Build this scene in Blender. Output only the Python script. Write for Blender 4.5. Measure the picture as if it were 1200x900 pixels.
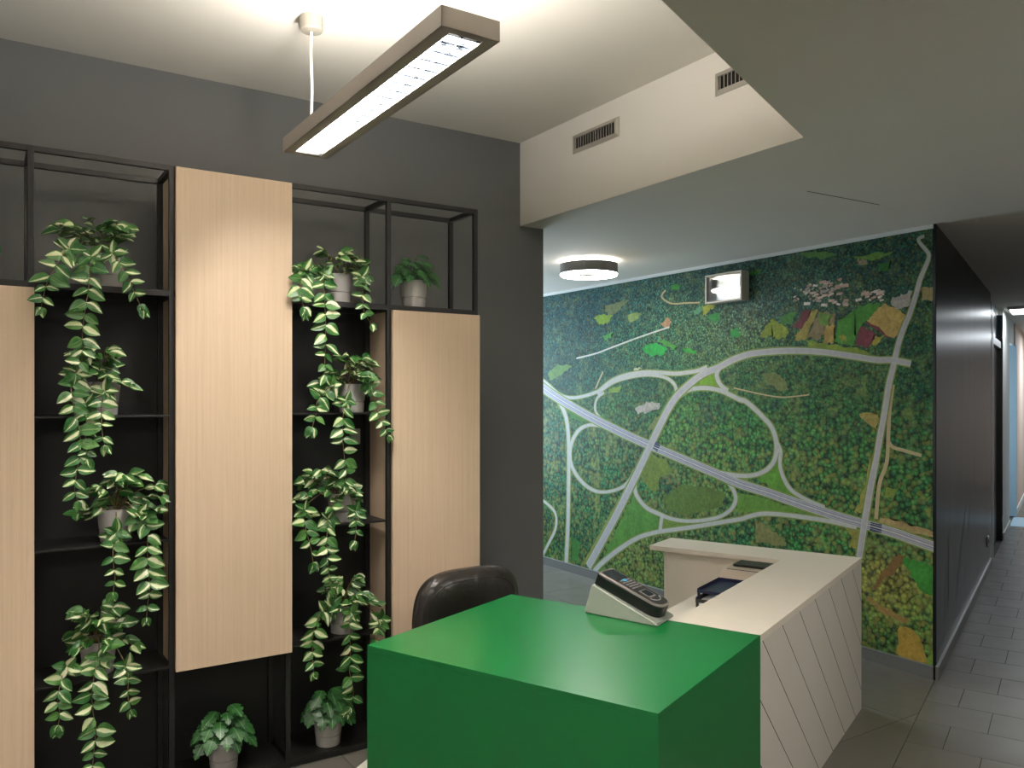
import bpy, bmesh, math, random
from math import sin, cos, pi, radians
from mathutils import Vector, Matrix

for o in list(bpy.data.objects):
    bpy.data.objects.remove(o)
S = bpy.context.scene
COL = S.collection
random.seed(11)

# ------------------------------------------------------------------ camera, world, exposure
cam_d = bpy.data.cameras.new('camera')
cam = bpy.data.objects.new('camera', cam_d)
COL.objects.link(cam)
cam.location = (0, 0, 1.55)
cam.rotation_euler = (radians(90), 0, radians(56.87 - 90))
cam_d.sensor_width = 36
cam_d.lens = 36 * 961 / 1200
cam_d.shift_y = 14.25 / 1200
cam_d.clip_start = 0.02
S.camera = cam

w = bpy.data.worlds.new('world')
S.world = w
w.use_nodes = True
w.node_tree.nodes['Background'].inputs[0].default_value = (0.35, 0.5, 0.8, 1)
w.node_tree.nodes['Background'].inputs[1].default_value = 0.6

S.view_settings.view_transform = 'Standard'
S.view_settings.look = 'None'
S.view_settings.gamma = 1
S.view_settings.use_curve_mapping = False
S.view_settings.exposure = 1.3

# room directions: X runs along the grey wall, the corridor and the desk are turned 22.56 degrees
TC = radians(22.56)
CD = Vector((cos(TC), sin(TC), 0))
DD = Vector((-sin(TC), cos(TC), 0))
def cdp(c, d, z=0.0):
    return CD * c + DD * d + Vector((0, 0, z))
ROT = Matrix.Rotation(TC, 4, 'Z')

def area_light(name, loc, direction, sx, sy, power, color):
    L = bpy.data.lights.new(name, 'AREA')
    L.shape = 'RECTANGLE'; L.size = sx; L.size_y = sy; L.energy = power; L.color = color
    o = bpy.data.objects.new(name, L); COL.objects.link(o)
    o.location = loc
    o.rotation_euler = Vector(direction).to_track_quat('-Z', 'Y').to_euler()
    return o
# daylight coming in through the window at the end of the hall and through the far doorway
area_light('hall_daylight', (3.55, 7.32, 1.5), (0, -1, -0.1), 1.3, 1.5, 42, (0.68, 0.84, 1.0))
area_light('doorway_daylight', cdp(11.9, 1.6, 1.4), tuple(-DD), 0.8, 1.8, 12, (0.62, 0.82, 1.0))
# ceiling light far down the corridor, then two unseen fill lights
area_light('corridor_panel_light', cdp(14.0, -0.2, 2.44), (0, 0, -1), 0.6, 0.6, 20, (0.85, 0.93, 1.0))
area_light('corridor_fill_light', cdp(2.7, -0.8, 2.44), (0, 0, -1), 0.9, 0.5, 10, (1.0, 0.94, 0.86))  # added to brighten the boarded desk side and near floor
area_light('lobby_fill_light', cdp(-0.8, -0.2, 2.44), (0, 0, -1), 1.2, 1.2, 24, (1.0, 0.92, 0.82))  # added fill for the low ceiling and desk front

# ------------------------------------------------------------------ helpers
def lin(c):
    out = []
    for v in c:
        v = v / 255
        out.append(v / 12.92 if v <= 0.04045 else ((v + 0.055) / 1.055) ** 2.4)
    return (out[0], out[1], out[2], 1)

def tag(o, label=None, cat=None, group=None, kind=None):
    if label: o['label'] = label
    if cat: o['category'] = cat
    if group: o['group'] = group
    if kind: o['kind'] = kind
    return o

def empty(name, loc, rz=0, label=None, cat=None, group=None, kind=None):
    o = bpy.data.objects.new(name, None)
    COL.objects.link(o); o.location = loc; o.rotation_euler = (0, 0, rz)
    o.empty_display_size = 0.05
    return tag(o, label, cat, group, kind)

def obj(name, me, mat=None, parent=None, loc=(0, 0, 0), smooth=False):
    """link a bmesh or mesh as one object (coordinates local to the parent)"""
    if isinstance(me, bmesh.types.BMesh):
        m = bpy.data.meshes.new(name)
        bmesh.ops.recalc_face_normals(me, faces=me.faces[:])
        me.to_mesh(m); me.free(); me = m
        if smooth:
            me.polygons.foreach_set('use_smooth', [True] * len(me.polygons))
        for mm in (mat if isinstance(mat, (list, tuple)) else [mat]):
            if mm: me.materials.append(mm)
    o = bpy.data.objects.new(name, me)
    COL.objects.link(o); o.location = loc
    if parent: o.parent = parent
    return o

def bx(bm, lo, hi, mat=None, bev=0, mi=0):
    lo = Vector(lo); hi = Vector(hi)
    c = (lo + hi) / 2; s = hi - lo
    r = bmesh.ops.create_cube(bm, size=1, matrix=Matrix.Translation(c) @ Matrix.Diagonal((abs(s.x), abs(s.y), abs(s.z), 1)))
    vs = r['verts']
    if bev:
        es = list({e for v in vs for e in v.link_edges})
        rr = bmesh.ops.bevel(bm, geom=es, offset=bev, segments=2, affect='EDGES', profile=0.5)
        vs = list({v for f in rr['faces'] for v in f.verts} | {v for v in vs if v.is_valid})
    if mat is not None:
        bmesh.ops.transform(bm, matrix=mat, verts=vs)
    return vs

def box(lo, hi, bev=0, mat=None):
    bm = bmesh.new(); bx(bm, lo, hi, mat, bev); return bm

def prism(pts, z0, z1):
    bm = bmesh.new()
    a = [bm.verts.new((p[0], p[1], z0)) for p in pts]
    b = [bm.verts.new((p[0], p[1], z1)) for p in pts]
    bm.faces.new(a[::-1]); bm.faces.new(b)
    n = len(pts)
    for i in range(n):
        bm.faces.new((a[i], a[(i + 1) % n], b[(i + 1) % n], b[i]))
    return bm

def lathe(prof, n=40, bm=None, mat=None):
    bm = bm or bmesh.new()
    rings = []
    for r, z in prof:
        if r < 1e-6:
            rings.append([bm.verts.new((0, 0, z))])
        else:
            rings.append([bm.verts.new((r * cos(2 * pi * i / n), r * sin(2 * pi * i / n), z)) for i in range(n)])
    for a, b in zip(rings, rings[1:]):
        for i in range(n):
            j = (i + 1) % n
            if len(a) == 1 and len(b) == 1: continue
            if len(a) == 1: bm.faces.new((a[0], b[i], b[j]))
            elif len(b) == 1: bm.faces.new((a[i], a[j], b[0]))
            else: bm.faces.new((a[i], a[j], b[j], b[i]))
    if mat is not None:
        bmesh.ops.transform(bm, matrix=mat, verts=[v for r in rings for v in r])
    return bm

def spline(pts, k=6):
    pts = [Vector(p) for p in pts]
    if len(pts) < 3: return pts
    out = []
    for i in range(len(pts) - 1):
        p0 = pts[max(i - 1, 0)]; p1 = pts[i]; p2 = pts[i + 1]; p3 = pts[min(i + 2, len(pts) - 1)]
        for j in range(k):
            t = j / k
            out.append(0.5 * ((2 * p1) + (p2 - p0) * t + (2 * p0 - 5 * p1 + 4 * p2 - p3) * t * t + (3 * p1 - p0 - 3 * p2 + p3) * t ** 3))
    out.append(pts[-1])
    return out

def tube(pts, r, n=8, bm=None, taper=1.0):
    bm = bm or bmesh.new()
    pts = [Vector(p) for p in pts]
    rings = []
    for i, p in enumerate(pts):
        t = (pts[min(i + 1, len(pts) - 1)] - pts[max(i - 1, 0)]).normalized()
        a = t.cross(Vector((0.13, 1, 0.21))).normalized()
        b = t.cross(a)
        rr = r * (1 + (taper - 1) * i / max(1, len(pts) - 1))
        rings.append([bm.verts.new(p + (a * cos(2 * pi * k / n) + b * sin(2 * pi * k / n)) * rr) for k in range(n)])
    for a, b in zip(rings, rings[1:]):
        for k in range(n):
            bm.faces.new((a[k], a[(k + 1) % n], b[(k + 1) % n], b[k]))
    bm.faces.new(rings[0][::-1]); bm.faces.new(rings[-1])
    return bm

# ------------------------------------------------------------------ materials
def mat(name, col, rough=0.6, metal=0, spec=0.5, coat=0, noise=0, nscale=30, bump=0, bscale=200, emit=None, estr=0):
    m = bpy.data.materials.new(name); m.use_nodes = True
    nt = m.node_tree; P = nt.nodes['Principled BSDF']
    c = lin(col) if max(col) > 1 else (*col, 1)
    P.inputs['Base Color'].default_value = c
    P.inputs['Roughness'].default_value = rough
    P.inputs['Metallic'].default_value = metal
    P.inputs['Specular IOR Level'].default_value = spec
    P.inputs['Coat Weight'].default_value = coat
    tc = nt.nodes.new('ShaderNodeTexCoord')
    if noise:
        n = nt.nodes.new('ShaderNodeTexNoise'); n.inputs['Scale'].default_value = nscale; n.inputs['Detail'].default_value = 6
        nt.links.new(tc.outputs['Object'], n.inputs['Vector'])
        mx = nt.nodes.new('ShaderNodeMix'); mx.data_type = 'RGBA'
        mx.inputs['A'].default_value = tuple(v * (1 - noise) for v in c[:3]) + (1,)
        mx.inputs['B'].default_value = tuple(min(1, v * (1 + noise)) for v in c[:3]) + (1,)
        nt.links.new(n.outputs['Fac'], mx.inputs['Factor'])
        nt.links.new(mx.outputs['Result'], P.inputs['Base Color'])
    if bump:
        n = nt.nodes.new('ShaderNodeTexNoise'); n.inputs['Scale'].default_value = bscale; n.inputs['Detail'].default_value = 4
        nt.links.new(tc.outputs['Object'], n.inputs['Vector'])
        b = nt.nodes.new('ShaderNodeBump'); b.inputs['Strength'].default_value = bump; b.inputs['Distance'].default_value = 0.002
        nt.links.new(n.outputs['Fac'], b.inputs['Height']); nt.links.new(b.outputs['Normal'], P.inputs['Normal'])
    if emit:
        P.inputs['Emission Color'].default_value = lin(emit) if max(emit) > 1 else (*emit, 1)
        P.inputs['Emission Strength'].default_value = estr
    return m

class NT:
    """small node-graph writer"""
    def __init__(s, name, **kw):
        s.m = mat(name, (128, 128, 128), **kw); s.nt = s.m.node_tree; s.P = s.nt.nodes['Principled BSDF']
    def n(s, t, **kw):
        x = s.nt.nodes.new('ShaderNode' + t)
        for k, v in kw.items(): setattr(x, k, v)
        return x
    def l(s, a, b): s.nt.links.new(a, b)
    def v(s, x, sock):
        if hasattr(x, 'links'): s.l(x, sock)
        else: sock.default_value = x
    def math(s, op, a, b=0.0, c=None, clamp=False):
        x = s.n('Math', operation=op, use_clamp=clamp)
        s.v(a, x.inputs[0]); s.v(b, x.inputs[1])
        if c is not None: s.v(c, x.inputs[2])
        return x.outputs[0]
    def mix(s, f, a, b, blend='MIX'):
        x = s.n('Mix', data_type='RGBA', blend_type=blend)
        s.v(f, x.inputs['Factor']); s.v(a, x.inputs['A']); s.v(b, x.inputs['B'])
        return x.outputs['Result']
    def map(s, f, a0, a1, b0=0.0, b1=1.0):
        x = s.n('MapRange'); s.v(f, x.inputs[0])
        for i, q in enumerate((a0, a1, b0, b1)): x.inputs[i + 1].default_value = q
        return x.outputs[0]
    def noise(s, vec, scale, detail=4, rough=0.5):
        x = s.n('TexNoise'); s.l(vec, x.inputs['Vector']); x.inputs['Scale'].default_value = scale
        x.inputs['Detail'].default_value = detail; x.inputs['Roughness'].default_value = rough
        return x.outputs['Fac']

M = {}
M['corridor_wall'] = mat('grey_corridor_paint', (160, 160, 158), 0.7, noise=0.03, nscale=3)
M['wall_grey'] = mat('wall_grey_paint', (104, 105, 104), 0.75, noise=0.04, nscale=3, bump=0.15, bscale=300)
M['ceiling'] = mat('ceiling_paint', (226, 221, 212), 0.8, noise=0.02, nscale=3, bump=0.1, bscale=300)
M['ceiling_low'] = mat('low_ceiling_paint', (214, 208, 198), 0.75, noise=0.02, nscale=2, bump=0.1, bscale=300)
M['white_wall'] = mat('white_wall_paint', (205, 208, 205), 0.7, noise=0.02, nscale=3)
M['trim_grey'] = mat('grey_skirting_tile', (112, 112, 108), 0.4, noise=0.12, nscale=40)
M['trim_alu'] = mat('aluminium_strip', (190, 192, 190), 0.35, metal=0.8, noise=0.03)
M['grout'] = mat('dark_grout', (62, 62, 58), 0.9, noise=0.1)
M['black_metal'] = mat('black_powder_coated_steel', (28, 27, 26), 0.42, noise=0.08, nscale=60, bump=0.1, bscale=600)
M['black_board'] = mat('black_lacquered_board', (22, 23, 23), 0.5, noise=0.05, nscale=10, bump=0.05)
M['green'] = mat('green_laminate', (8, 117, 55), 0.3, spec=0.65, noise=0.02, nscale=4, bump=0.04, bscale=500)
M['cream'] = mat('cream_laminate', (234, 224, 208), 0.45, noise=0.02, nscale=4)
M['plank'] = mat('cream_painted_board', (220, 214, 202), 0.5, noise=0.03, nscale=6, bump=0.05)
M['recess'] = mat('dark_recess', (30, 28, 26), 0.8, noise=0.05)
M['lamp_body'] = mat('grey_lamp_paint', (158, 150, 140), 0.45, noise=0.02)
M['lamp_cup'] = mat('cream_plastic', (150, 145, 134), 0.5, noise=0.02)
M['cord'] = mat('white_cord', (230, 228, 220), 0.5, noise=0.02)
M['mirror'] = mat('bright_louvre_aluminium', (78, 81, 85), 0.2, metal=1.0, noise=0.03)
M['blade'] = mat('satin_louvre_blade', (80, 86, 94), 0.25, metal=0.9, noise=0.03)
M['emit_down'] = mat('tube_glow', (255, 255, 255), 0.5, emit=(1.0, 0.95, 0.89), estr=130, noise=0.01)
M['emit_up'] = mat('upper_tube_glow', (255, 255, 255), 0.5, emit=(1.0, 0.95, 0.88), estr=72, noise=0.01)
M['emit_ring'] = mat('ring_glow', (255, 255, 255), 0.5, emit=(1.0, 0.96, 0.90), estr=13, noise=0.01)
M['emit_panel'] = mat('panel_glow', (255, 255, 255), 0.5, emit=(0.9, 0.96, 1.0), estr=5, noise=0.01)
M['ring_body'] = mat('brushed_ring_grey', (120, 118, 115), 0.45, metal=0.3, noise=0.03)
M['vent'] = mat('vent_paint', (178, 172, 160), 0.5, metal=0.2, noise=0.02)
M['pot'] = mat('pale_grey_pot_plastic', (172, 168, 164), 0.5, noise=0.03, nscale=25)
M['soil'] = mat('dark_soil', (34, 26, 20), 0.95, noise=0.4, nscale=80, bump=1, bscale=120)
M['vine'] = mat('brown_vine', (112, 98, 58), 0.6, noise=0.3, nscale=60)
M['stem'] = mat('green_stem', (50, 92, 45), 0.6, noise=0.2, nscale=60)
M['plastic_black'] = mat('black_plastic', (24, 25, 25), 0.35, noise=0.06, bump=0.1, bscale=900)
M['key'] = mat('grey_key_plastic', (150, 145, 142), 0.4, noise=0.05)
M['plastic_grey'] = mat('dark_grey_plastic', (52, 50, 49), 0.4, noise=0.05)
M['bezel'] = mat('bronze_grey_bezel', (165, 155, 150), 0.35, metal=0.4, noise=0.04)
M['screen'] = mat('dark_screen', (44, 52, 56), 0.12, noise=0.04)
M['blue_glow'] = mat('blue_lit_key', (60, 160, 200), 0.4, emit=(90, 190, 230), estr=0.15, noise=0.02)
M['stand'] = mat('hammered_grey_stand', (160, 166, 154), 0.38, metal=0.2, noise=0.06, nscale=14, bump=0.3, bscale=14)
M['navy'] = mat('navy_tray_plastic', (38, 42, 72), 0.35, noise=0.05)
M['paper'] = mat('paper_white', (225, 222, 215), 0.7, noise=0.02)
M['beige'] = mat('beige_card', (188, 172, 152), 0.6, noise=0.03)
M['chrome'] = mat('brushed_steel', (170, 172, 174), 0.3, metal=1, noise=0.03)
M['socket'] = mat('pale_grey_socket', (170, 165, 160), 0.45, noise=0.02)
M['mat'] = mat('off_white_patch', (232, 228, 214), 0.6, noise=0.02)
M['door_dark'] = mat('dark_glazed_door', (22, 34, 38), 0.2, noise=0.1, nscale=3)
M['door_frame'] = mat('door_frame_grey', (165, 170, 172), 0.35, metal=0.5, noise=0.03)
M['blue_panel'] = mat('blue_daylit_paint', (150, 170, 176), 0.4, noise=0.03)  # bluish light from the far doorway put into the colour
M['beige_wall'] = mat('beige_corridor_paint', (205, 186, 172), 0.7, noise=0.02)

# leather with soft creases
g = NT('black_leather', rough=0.28)
tcn = g.n('TexCoord')
n1 = g.noise(tcn.outputs['Object'], 9, 3); n2 = g.noise(tcn.outputs['Object'], 260, 2)
g.l(g.mix(n1, lin((24, 22, 21)), lin((56, 51, 47))), g.P.inputs['Base Color'])
b = g.n('Bump'); b.inputs['Strength'].default_value = 0.5; b.inputs['Distance'].default_value = 0.03
g.l(g.math('ADD', n1, g.math('MULTIPLY', n2, 0.03)), b.inputs['Height']); g.l(b.outputs['Normal'], g.P.inputs['Normal'])
M['leather'] = g.m

# floor tiles: dark grey porcelain, each with its own tone
g = NT('dark_grey_porcelain', rough=0.34)
tcn = g.n('TexCoord'); oi = g.n('ObjectInfo')
n1 = g.noise(tcn.outputs['Object'], 240, 3); n2 = g.noise(tcn.outputs['Object'], 5, 5, 0.6)
c = g.mix(g.map(n1, 0.35, 0.65), lin((104, 100, 93)), lin((122, 117, 108)))
c = g.mix(g.map(n2, 0.3, 0.7, 0, 0.5), c, lin((124, 119, 110)))
c = g.mix(g.math('MULTIPLY', oi.outputs['Random'], 0.35), c, lin((92, 90, 86)))
g.l(c, g.P.inputs['Base Color'])
g.l(g.map(n2, 0.3, 0.7, 0.26, 0.42), g.P.inputs['Roughness'])
M['tile'] = g.m

# light oak-like veneer, fine vertical grain (object z is up)
def wood(name, base, dark):
    g = NT(name, rough=0.5)
    tcn = g.n('TexCoord'); mp = g.n('Mapping'); mp.inputs['Scale'].default_value = (60, 60, 0.7)
    g.l(tcn.outputs['Object'], mp.inputs['Vector'])
    n1 = g.noise(mp.outputs['Vector'], 1.6, 8, 0.65)
    mp2 = g.n('Mapping'); mp2.inputs['Scale'].default_value = (9, 9, 0.35)
    g.l(tcn.outputs['Object'], mp2.inputs['Vector'])
    n2 = g.noise(mp2.outputs['Vector'], 1.0, 4, 0.5)
    mp3 = g.n('Mapping'); mp3.inputs['Scale'].default_value = (300, 300, 9)
    g.l(tcn.outputs['Object'], mp3.inputs['Vector'])
    n3 = g.noise(mp3.outputs['Vector'], 1.0, 2)
    c = g.mix(g.map(n1, 0.3, 0.72), lin(base), lin(dark))
    c = g.mix(g.map(n2, 0.35, 0.7, 0, 0.35), c, lin(dark))
    c = g.mix(g.map(n3, 0.6, 0.8, 0, 0.35), c, lin(tuple(v * 0.85 for v in dark)))
    g.l(c, g.P.inputs['Base Color'])
    b = g.n('Bump'); b.inputs['Strength'].default_value = 0.12; b.inputs['Distance'].default_value = 0.001
    g.l(n1, b.inputs['Height']); g.l(b.outputs['Normal'], g.P.inputs['Normal'])
    return g.m
M['wood'] = wood('pale_oak_veneer', (220, 195, 168), (206, 180, 150))

# variegated leaf: cream streak off the midrib, position and width differ from leaf to leaf
def leaf_mat():
    g = NT('variegated_leaf', rough=0.38)
    uv = g.n('UVMap'); sep = g.n('SeparateXYZ'); g.l(uv.outputs['UV'], sep.inputs[0])
    oi = g.n('ObjectInfo'); r = oi.outputs['Random']
    r2 = g.math('FRACT', g.math('MULTIPLY', r, 17.3)); r3 = g.math('FRACT', g.math('MULTIPLY', r, 53.7))
    tcn = g.n('TexCoord'); nz = g.noise(tcn.outputs['Object'], 4, 4)
    u = sep.outputs[0]; v = sep.outputs[1]
    cen = g.math('ADD', 0.5, g.math('MULTIPLY', g.math('SUBTRACT', r2, 0.5), 0.55))
    a = g.math('ABSOLUTE', g.math('SUBTRACT', g.math('ADD', u, g.math('MULTIPLY', g.math('SUBTRACT', nz, 0.5), 0.25)), cen))
    wd = g.math('ADD', 0.04, g.math('MULTIPLY', r3, 0.2))
    wd = g.math('MULTIPLY', wd, g.math('GREATER_THAN', g.math('FRACT', g.math('MULTIPLY', r, 7.7)), 0.16))
    msk = g.math('MULTIPLY', g.math('SUBTRACT', wd, a), 22.0, clamp=True)
    # thin feathered streaks beside the band
    comb = g.n('CombineXYZ'); g.l(g.math('MULTIPLY', u, 26), comb.inputs[0]); g.l(g.math('MULTIPLY', v, 1.6), comb.inputs[1]); g.l(g.math('MULTIPLY', r, 40), comb.inputs[2])
    st = g.noise(comb.outputs[0], 1.0, 2)
    grn = g.mix(r3, lin((44, 104, 40)), lin((92, 140, 62)))
    grn = g.mix(g.map(st, 0.35, 0.7), grn, lin((26, 74, 36)))
    lt = g.mix(r2, lin((222, 220, 188)), lin((196, 206, 156)))
    near = g.math('MULTIPLY', g.math('SUBTRACT', g.math('ADD', wd, 0.12), a), 8.0, clamp=True)
    c = g.mix(g.math('MULTIPLY', near, g.map(st, 0.5, 0.62)), grn, lin((128, 160, 92)))
    c = g.mix(msk, c, lt)
    mid = g.math('MULTIPLY', g.math('SUBTRACT', 0.022, g.math('ABSOLUTE', g.math('SUBTRACT', u, 0.5))), 60.0, clamp=True)
    c = g.mix(g.math('MULTIPLY', mid, 0.6), c, lin((150, 172, 104)))
    g.l(c, g.P.inputs['Base Color'])
    g.P.inputs['Subsurface Weight'].default_value = 0.0
    return g.m
M['leaf'] = leaf_mat()

def split_leaf_mat():
    g = NT('split_leaf_green', rough=0.36)
    uv = g.n('UVMap'); sep = g.n('SeparateXYZ'); g.l(uv.outputs['UV'], sep.inputs[0])
    oi = g.n('ObjectInfo'); r = oi.outputs['Random']
    u = sep.outputs[0]; v = sep.outputs[1]
    au = g.math('ABSOLUTE', g.math('SUBTRACT', u, 0.5))
    ph = g.math('SUBTRACT', g.math('MULTIPLY', v, 7.0), g.math('MULTIPLY', au, 7.0))
    vein = g.math('LESS_THAN', g.math('ABSOLUTE', g.math('SUBTRACT', g.math('FRACT', ph), 0.5)), 0.07)
    midr = g.math('LESS_THAN', au, 0.025)
    vv = g.math('MAXIMUM', vein, midr)
    c = g.mix(r, lin((16, 66, 28)), lin((38, 98, 42)))
    c = g.mix(g.math('MULTIPLY', vv, 0.55), c, lin((120, 165, 100)))
    g.l(c, g.P.inputs['Base Color'])
    return g.m
M['split_leaf'] = split_leaf_mat()

# printed forest: painted tints (colour attribute) broken up into tree crowns
def forest_mat():
    g = NT('printed_forest', rough=0.62, spec=0.25)
    at = g.n('Attribute', attribute_name='tint')
    tcn = g.n('TexCoord'); P = tcn.outputs['Object']
    wv = g.n('TexNoise'); g.l(P, wv.inputs['Vector']); wv.inputs['Scale'].default_value = 14
    vadd = g.n('VectorMath', operation='MULTIPLY_ADD'); g.l(wv.outputs['Color'], vadd.inputs[0]); vadd.inputs[1].default_value = (0.03, 0.03, 0.03); g.l(P, vadd.inputs[2])
    # trees shrink towards the top of the picture (distance in the aerial view)
    def crowns(sc):
        v = g.n('TexVoronoi'); g.l(vadd.outputs[0], v.inputs['Vector']); v.inputs['Scale'].default_value = sc; v.inputs['Randomness'].default_value = 1
        return v
    v1 = crowns(36); v2 = crowns(70)
    mpg = g.n('SeparateXYZ'); g.l(P, mpg.inputs[0])
    zz = g.map(mpg.outputs[2], 1.1, 1.9)
    d = g.mix(zz, v1.outputs['Distance'], v2.outputs['Distance'])
    sp = g.n('SeparateColor'); g.l(d, sp.inputs[0]); d = sp.outputs[0]
    col = g.mix(zz, v1.outputs['Color'], v2.outputs['Color'])
    sc = g.n('SeparateColor'); g.l(col, sc.inputs[0])
    fine = g.noise(P, 70, 5, 0.7); big = g.noise(P, 5.5, 4, 0.6); mid = g.noise(P, 17, 4, 0.6)
    lum = g.map(d, 0.1, 0.72, 2.4, 0.3)
    lum = g.math('MULTIPLY', lum, g.map(fine, 0.3, 0.7, 0.55, 1.45))
    lum = g.math('MULTIPLY', lum, g.map(mid, 0.35, 0.65, 0.68, 1.32))
    lum = g.math('MULTIPLY', lum, g.map(sc.outputs[0], 0, 1, 0.72, 1.28))
    vm = g.n('VectorMath', operation='SCALE'); g.l(at.outputs['Color'], vm.inputs[0]); g.l(lum, vm.inputs['Scale'])
    c = vm.outputs[0]
    # warm and pale clearings between the trees
    dry = g.math('MULTIPLY', g.map(big, 0.48, 0.62), g.map(mid, 0.42, 0.58))
    zc = g.map(mpg.outputs[2], 0.9, 1.9, 1.0, 0.4)
    dry = g.math('MULTIPLY', dry, zc)
    c = g.mix(g.math('MULTIPLY', dry, 0.55), c, lin((150, 158, 84)))
    warm = g.math('MULTIPLY', g.map(sc.outputs[1], 0.62, 0.9), 0.5)
    c = g.mix(g.math('MULTIPLY', warm, zc), c, lin((150, 140, 66)))
    cool = g.math('MULTIPLY', g.map(sc.outputs[2], 0.5, 0.95), g.map(mpg.outputs[2], 0.8, 2.0, 0.25, 0.6))
    c = g.mix(cool, c, lin((24, 72, 80)))
    g.l(c, g.P.inputs['Base Color'])
    return g.m
M['forest'] = forest_mat()

def field_mat():
    g = NT('printed_fields', rough=0.62, spec=0.25)
    at = g.n('Attribute', attribute_name='tint')
    tcn = g.n('TexCoord'); P = tcn.outputs['Object']
    n1 = g.noise(P, 40, 5, 0.7); n2 = g.noise(P, 9, 4, 0.6)
    lum = g.math('MULTIPLY', g.map(n1, 0.3, 0.7, 0.7, 1.3), g.map(n2, 0.3, 0.7, 0.8, 1.2))
    vm = g.n('VectorMath', operation='SCALE'); g.l(at.outputs['Color'], vm.inputs[0]); g.l(lum, vm.inputs['Scale'])
    g.l(vm.outputs[0], g.P.inputs['Base Color'])
    return g.m
M['field'] = field_mat()
def road_mat(name, col):
    g = NT(name, rough=0.6, spec=0.25)
    tcn = g.n('TexCoord'); n1 = g.noise(tcn.outputs['Object'], 30, 4, 0.6)
    g.l(g.mix(n1, lin(tuple(v * 0.88 for v in col)), lin(tuple(min(255, v * 1.08) for v in col))), g.P.inputs['Base Color'])
    return g.m
M['p_ramp'] = road_mat('printed_ramp', (186, 188, 182))
M['p_road'] = road_mat('printed_road', (178, 176, 178))
M['p_high'] = road_mat('printed_highway', (152, 152, 168))
M['p_dirt'] = road_mat('printed_dirt', (186, 168, 128))
M['p_pale'] = road_mat('printed_pale_line', (208, 205, 196))
M['p_edge'] = road_mat('printed_verge', (130, 145, 78))
M['p_dark'] = road_mat('printed_shadow_line', (70, 78, 110))

# dark glossy corridor print: near black with soft vertical smears and light trails
def night_mat():
    g = NT('dark_glossy_print', rough=0.30)
    g.P.inputs['IOR'].default_value = 1.16
    tcn = g.n('TexCoord'); mp = g.n('Mapping'); mp.inputs['Scale'].default_value = (2.2, 2.2, 0.35)
    g.l(tcn.outputs['Object'], mp.inputs['Vector'])
    n1 = g.noise(mp.outputs['Vector'], 2.0, 6, 0.6)
    mp2 = g.n('Mapping'); mp2.inputs['Scale'].default_value = (14, 14, 0.5); g.l(tcn.outputs['Object'], mp2.inputs['Vector'])
    n2 = g.noise(mp2.outputs['Vector'], 1.0, 4, 0.6)
    c = g.mix(g.map(n1, 0.5, 0.75), lin((16, 17, 16)), lin((60, 56, 34)))
    c = g.mix(g.map(n2, 0.45, 0.8, 0, 0.6), c, lin((50, 58, 64)))
    g.l(c, g.P.inputs['Base Color'])
    return g.m
M['night'] = night_mat()
M['trail'] = road_mat('printed_light_trail', (112, 116, 112))
M['trail_gold'] = road_mat('printed_gold_trail', (98, 88, 42))

def glass_mat():
    m = bpy.data.materials.new('window_glass'); m.use_nodes = True
    nt = m.node_tree; nt.nodes.clear()
    out = nt.nodes.new('ShaderNodeOutputMaterial'); mx = nt.nodes.new('ShaderNodeMixShader'); mx.inputs[0].default_value = 0.1
    t = nt.nodes.new('ShaderNodeBsdfTransparent'); gl = nt.nodes.new('ShaderNodeBsdfGlossy'); gl.inputs['Roughness'].default_value = 0.03
    nt.links.new(t.outputs[0], mx.inputs[1]); nt.links.new(gl.outputs[0], mx.inputs[2]); nt.links.new(mx.outputs[0], out.inputs[0])
    return m
M['glass'] = glass_mat()

# brushed reflector of the emergency light
g = NT('brushed_reflector', rough=0.16, metal=1.0)
tcn = g.n('TexCoord'); mp = g.n('Mapping'); mp.inputs['Scale'].default_value = (3, 3, 160); g.l(tcn.outputs['Object'], mp.inputs['Vector'])
n1 = g.noise(mp.outputs['Vector'], 1.0, 3)
g.l(g.mix(n1, lin((165, 172, 176)), lin((205, 210, 212))), g.P.inputs['Base Color'])
M['reflector'] = g.m

# ------------------------------------------------------------------ room shell
ZU, ZL = 2.949, 2.491
YW = 3.775          # face of the grey wall
XN = 2.523          # drop face above the grey wall's end
XM = 4.385          # mural wall face
def structure(name, bm, m, parent=None, **kw):
    o = obj(name, bm, m, parent, **kw)
    if not parent: o['kind'] = 'structure'
    return o

y0 = (0.805 + XN * sin(TC)) / cos(TC)
floor_pts = [cdp(-2.6, -1.3), cdp(16.1, -1.3), cdp(16.1, 1.9), cdp(11.0, 2.4), Vector((5.2, 7.5, 0)), Vector((-4.6, 7.5, 0))]
floor = structure('floor', prism(floor_pts, -0.12, -0.002), M['grout'])

def clip_poly(poly, a, b, c):
    """keep a*x+b*y<=c"""
    out = []
    for i in range(len(poly)):
        p, q = poly[i], poly[(i + 1) % len(poly)]
        fp = a * p[0] + b * p[1] - c; fq = a * q[0] + b * q[1] - c
        if fp <= 0: out.append(p)
        if (fp < 0 < fq) or (fq < 0 < fp):
            t = fp / (fp - fq); out.append((p[0] + (q[0] - p[0]) * t, p[1] + (q[1] - p[1]) * t))
    return out
def tile_obj(poly):
    cx = sum(p[0] for p in poly) / len(poly); cy = sum(p[1] for p in poly) / len(poly)
    bm = prism([(p[0] - cx, p[1] - cy) for p in poly], -0.0018, 0.0)
    obj('floor_tile', bm, M['tile'], floor, loc=(cx, cy, 0))
G = 0.0018
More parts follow.
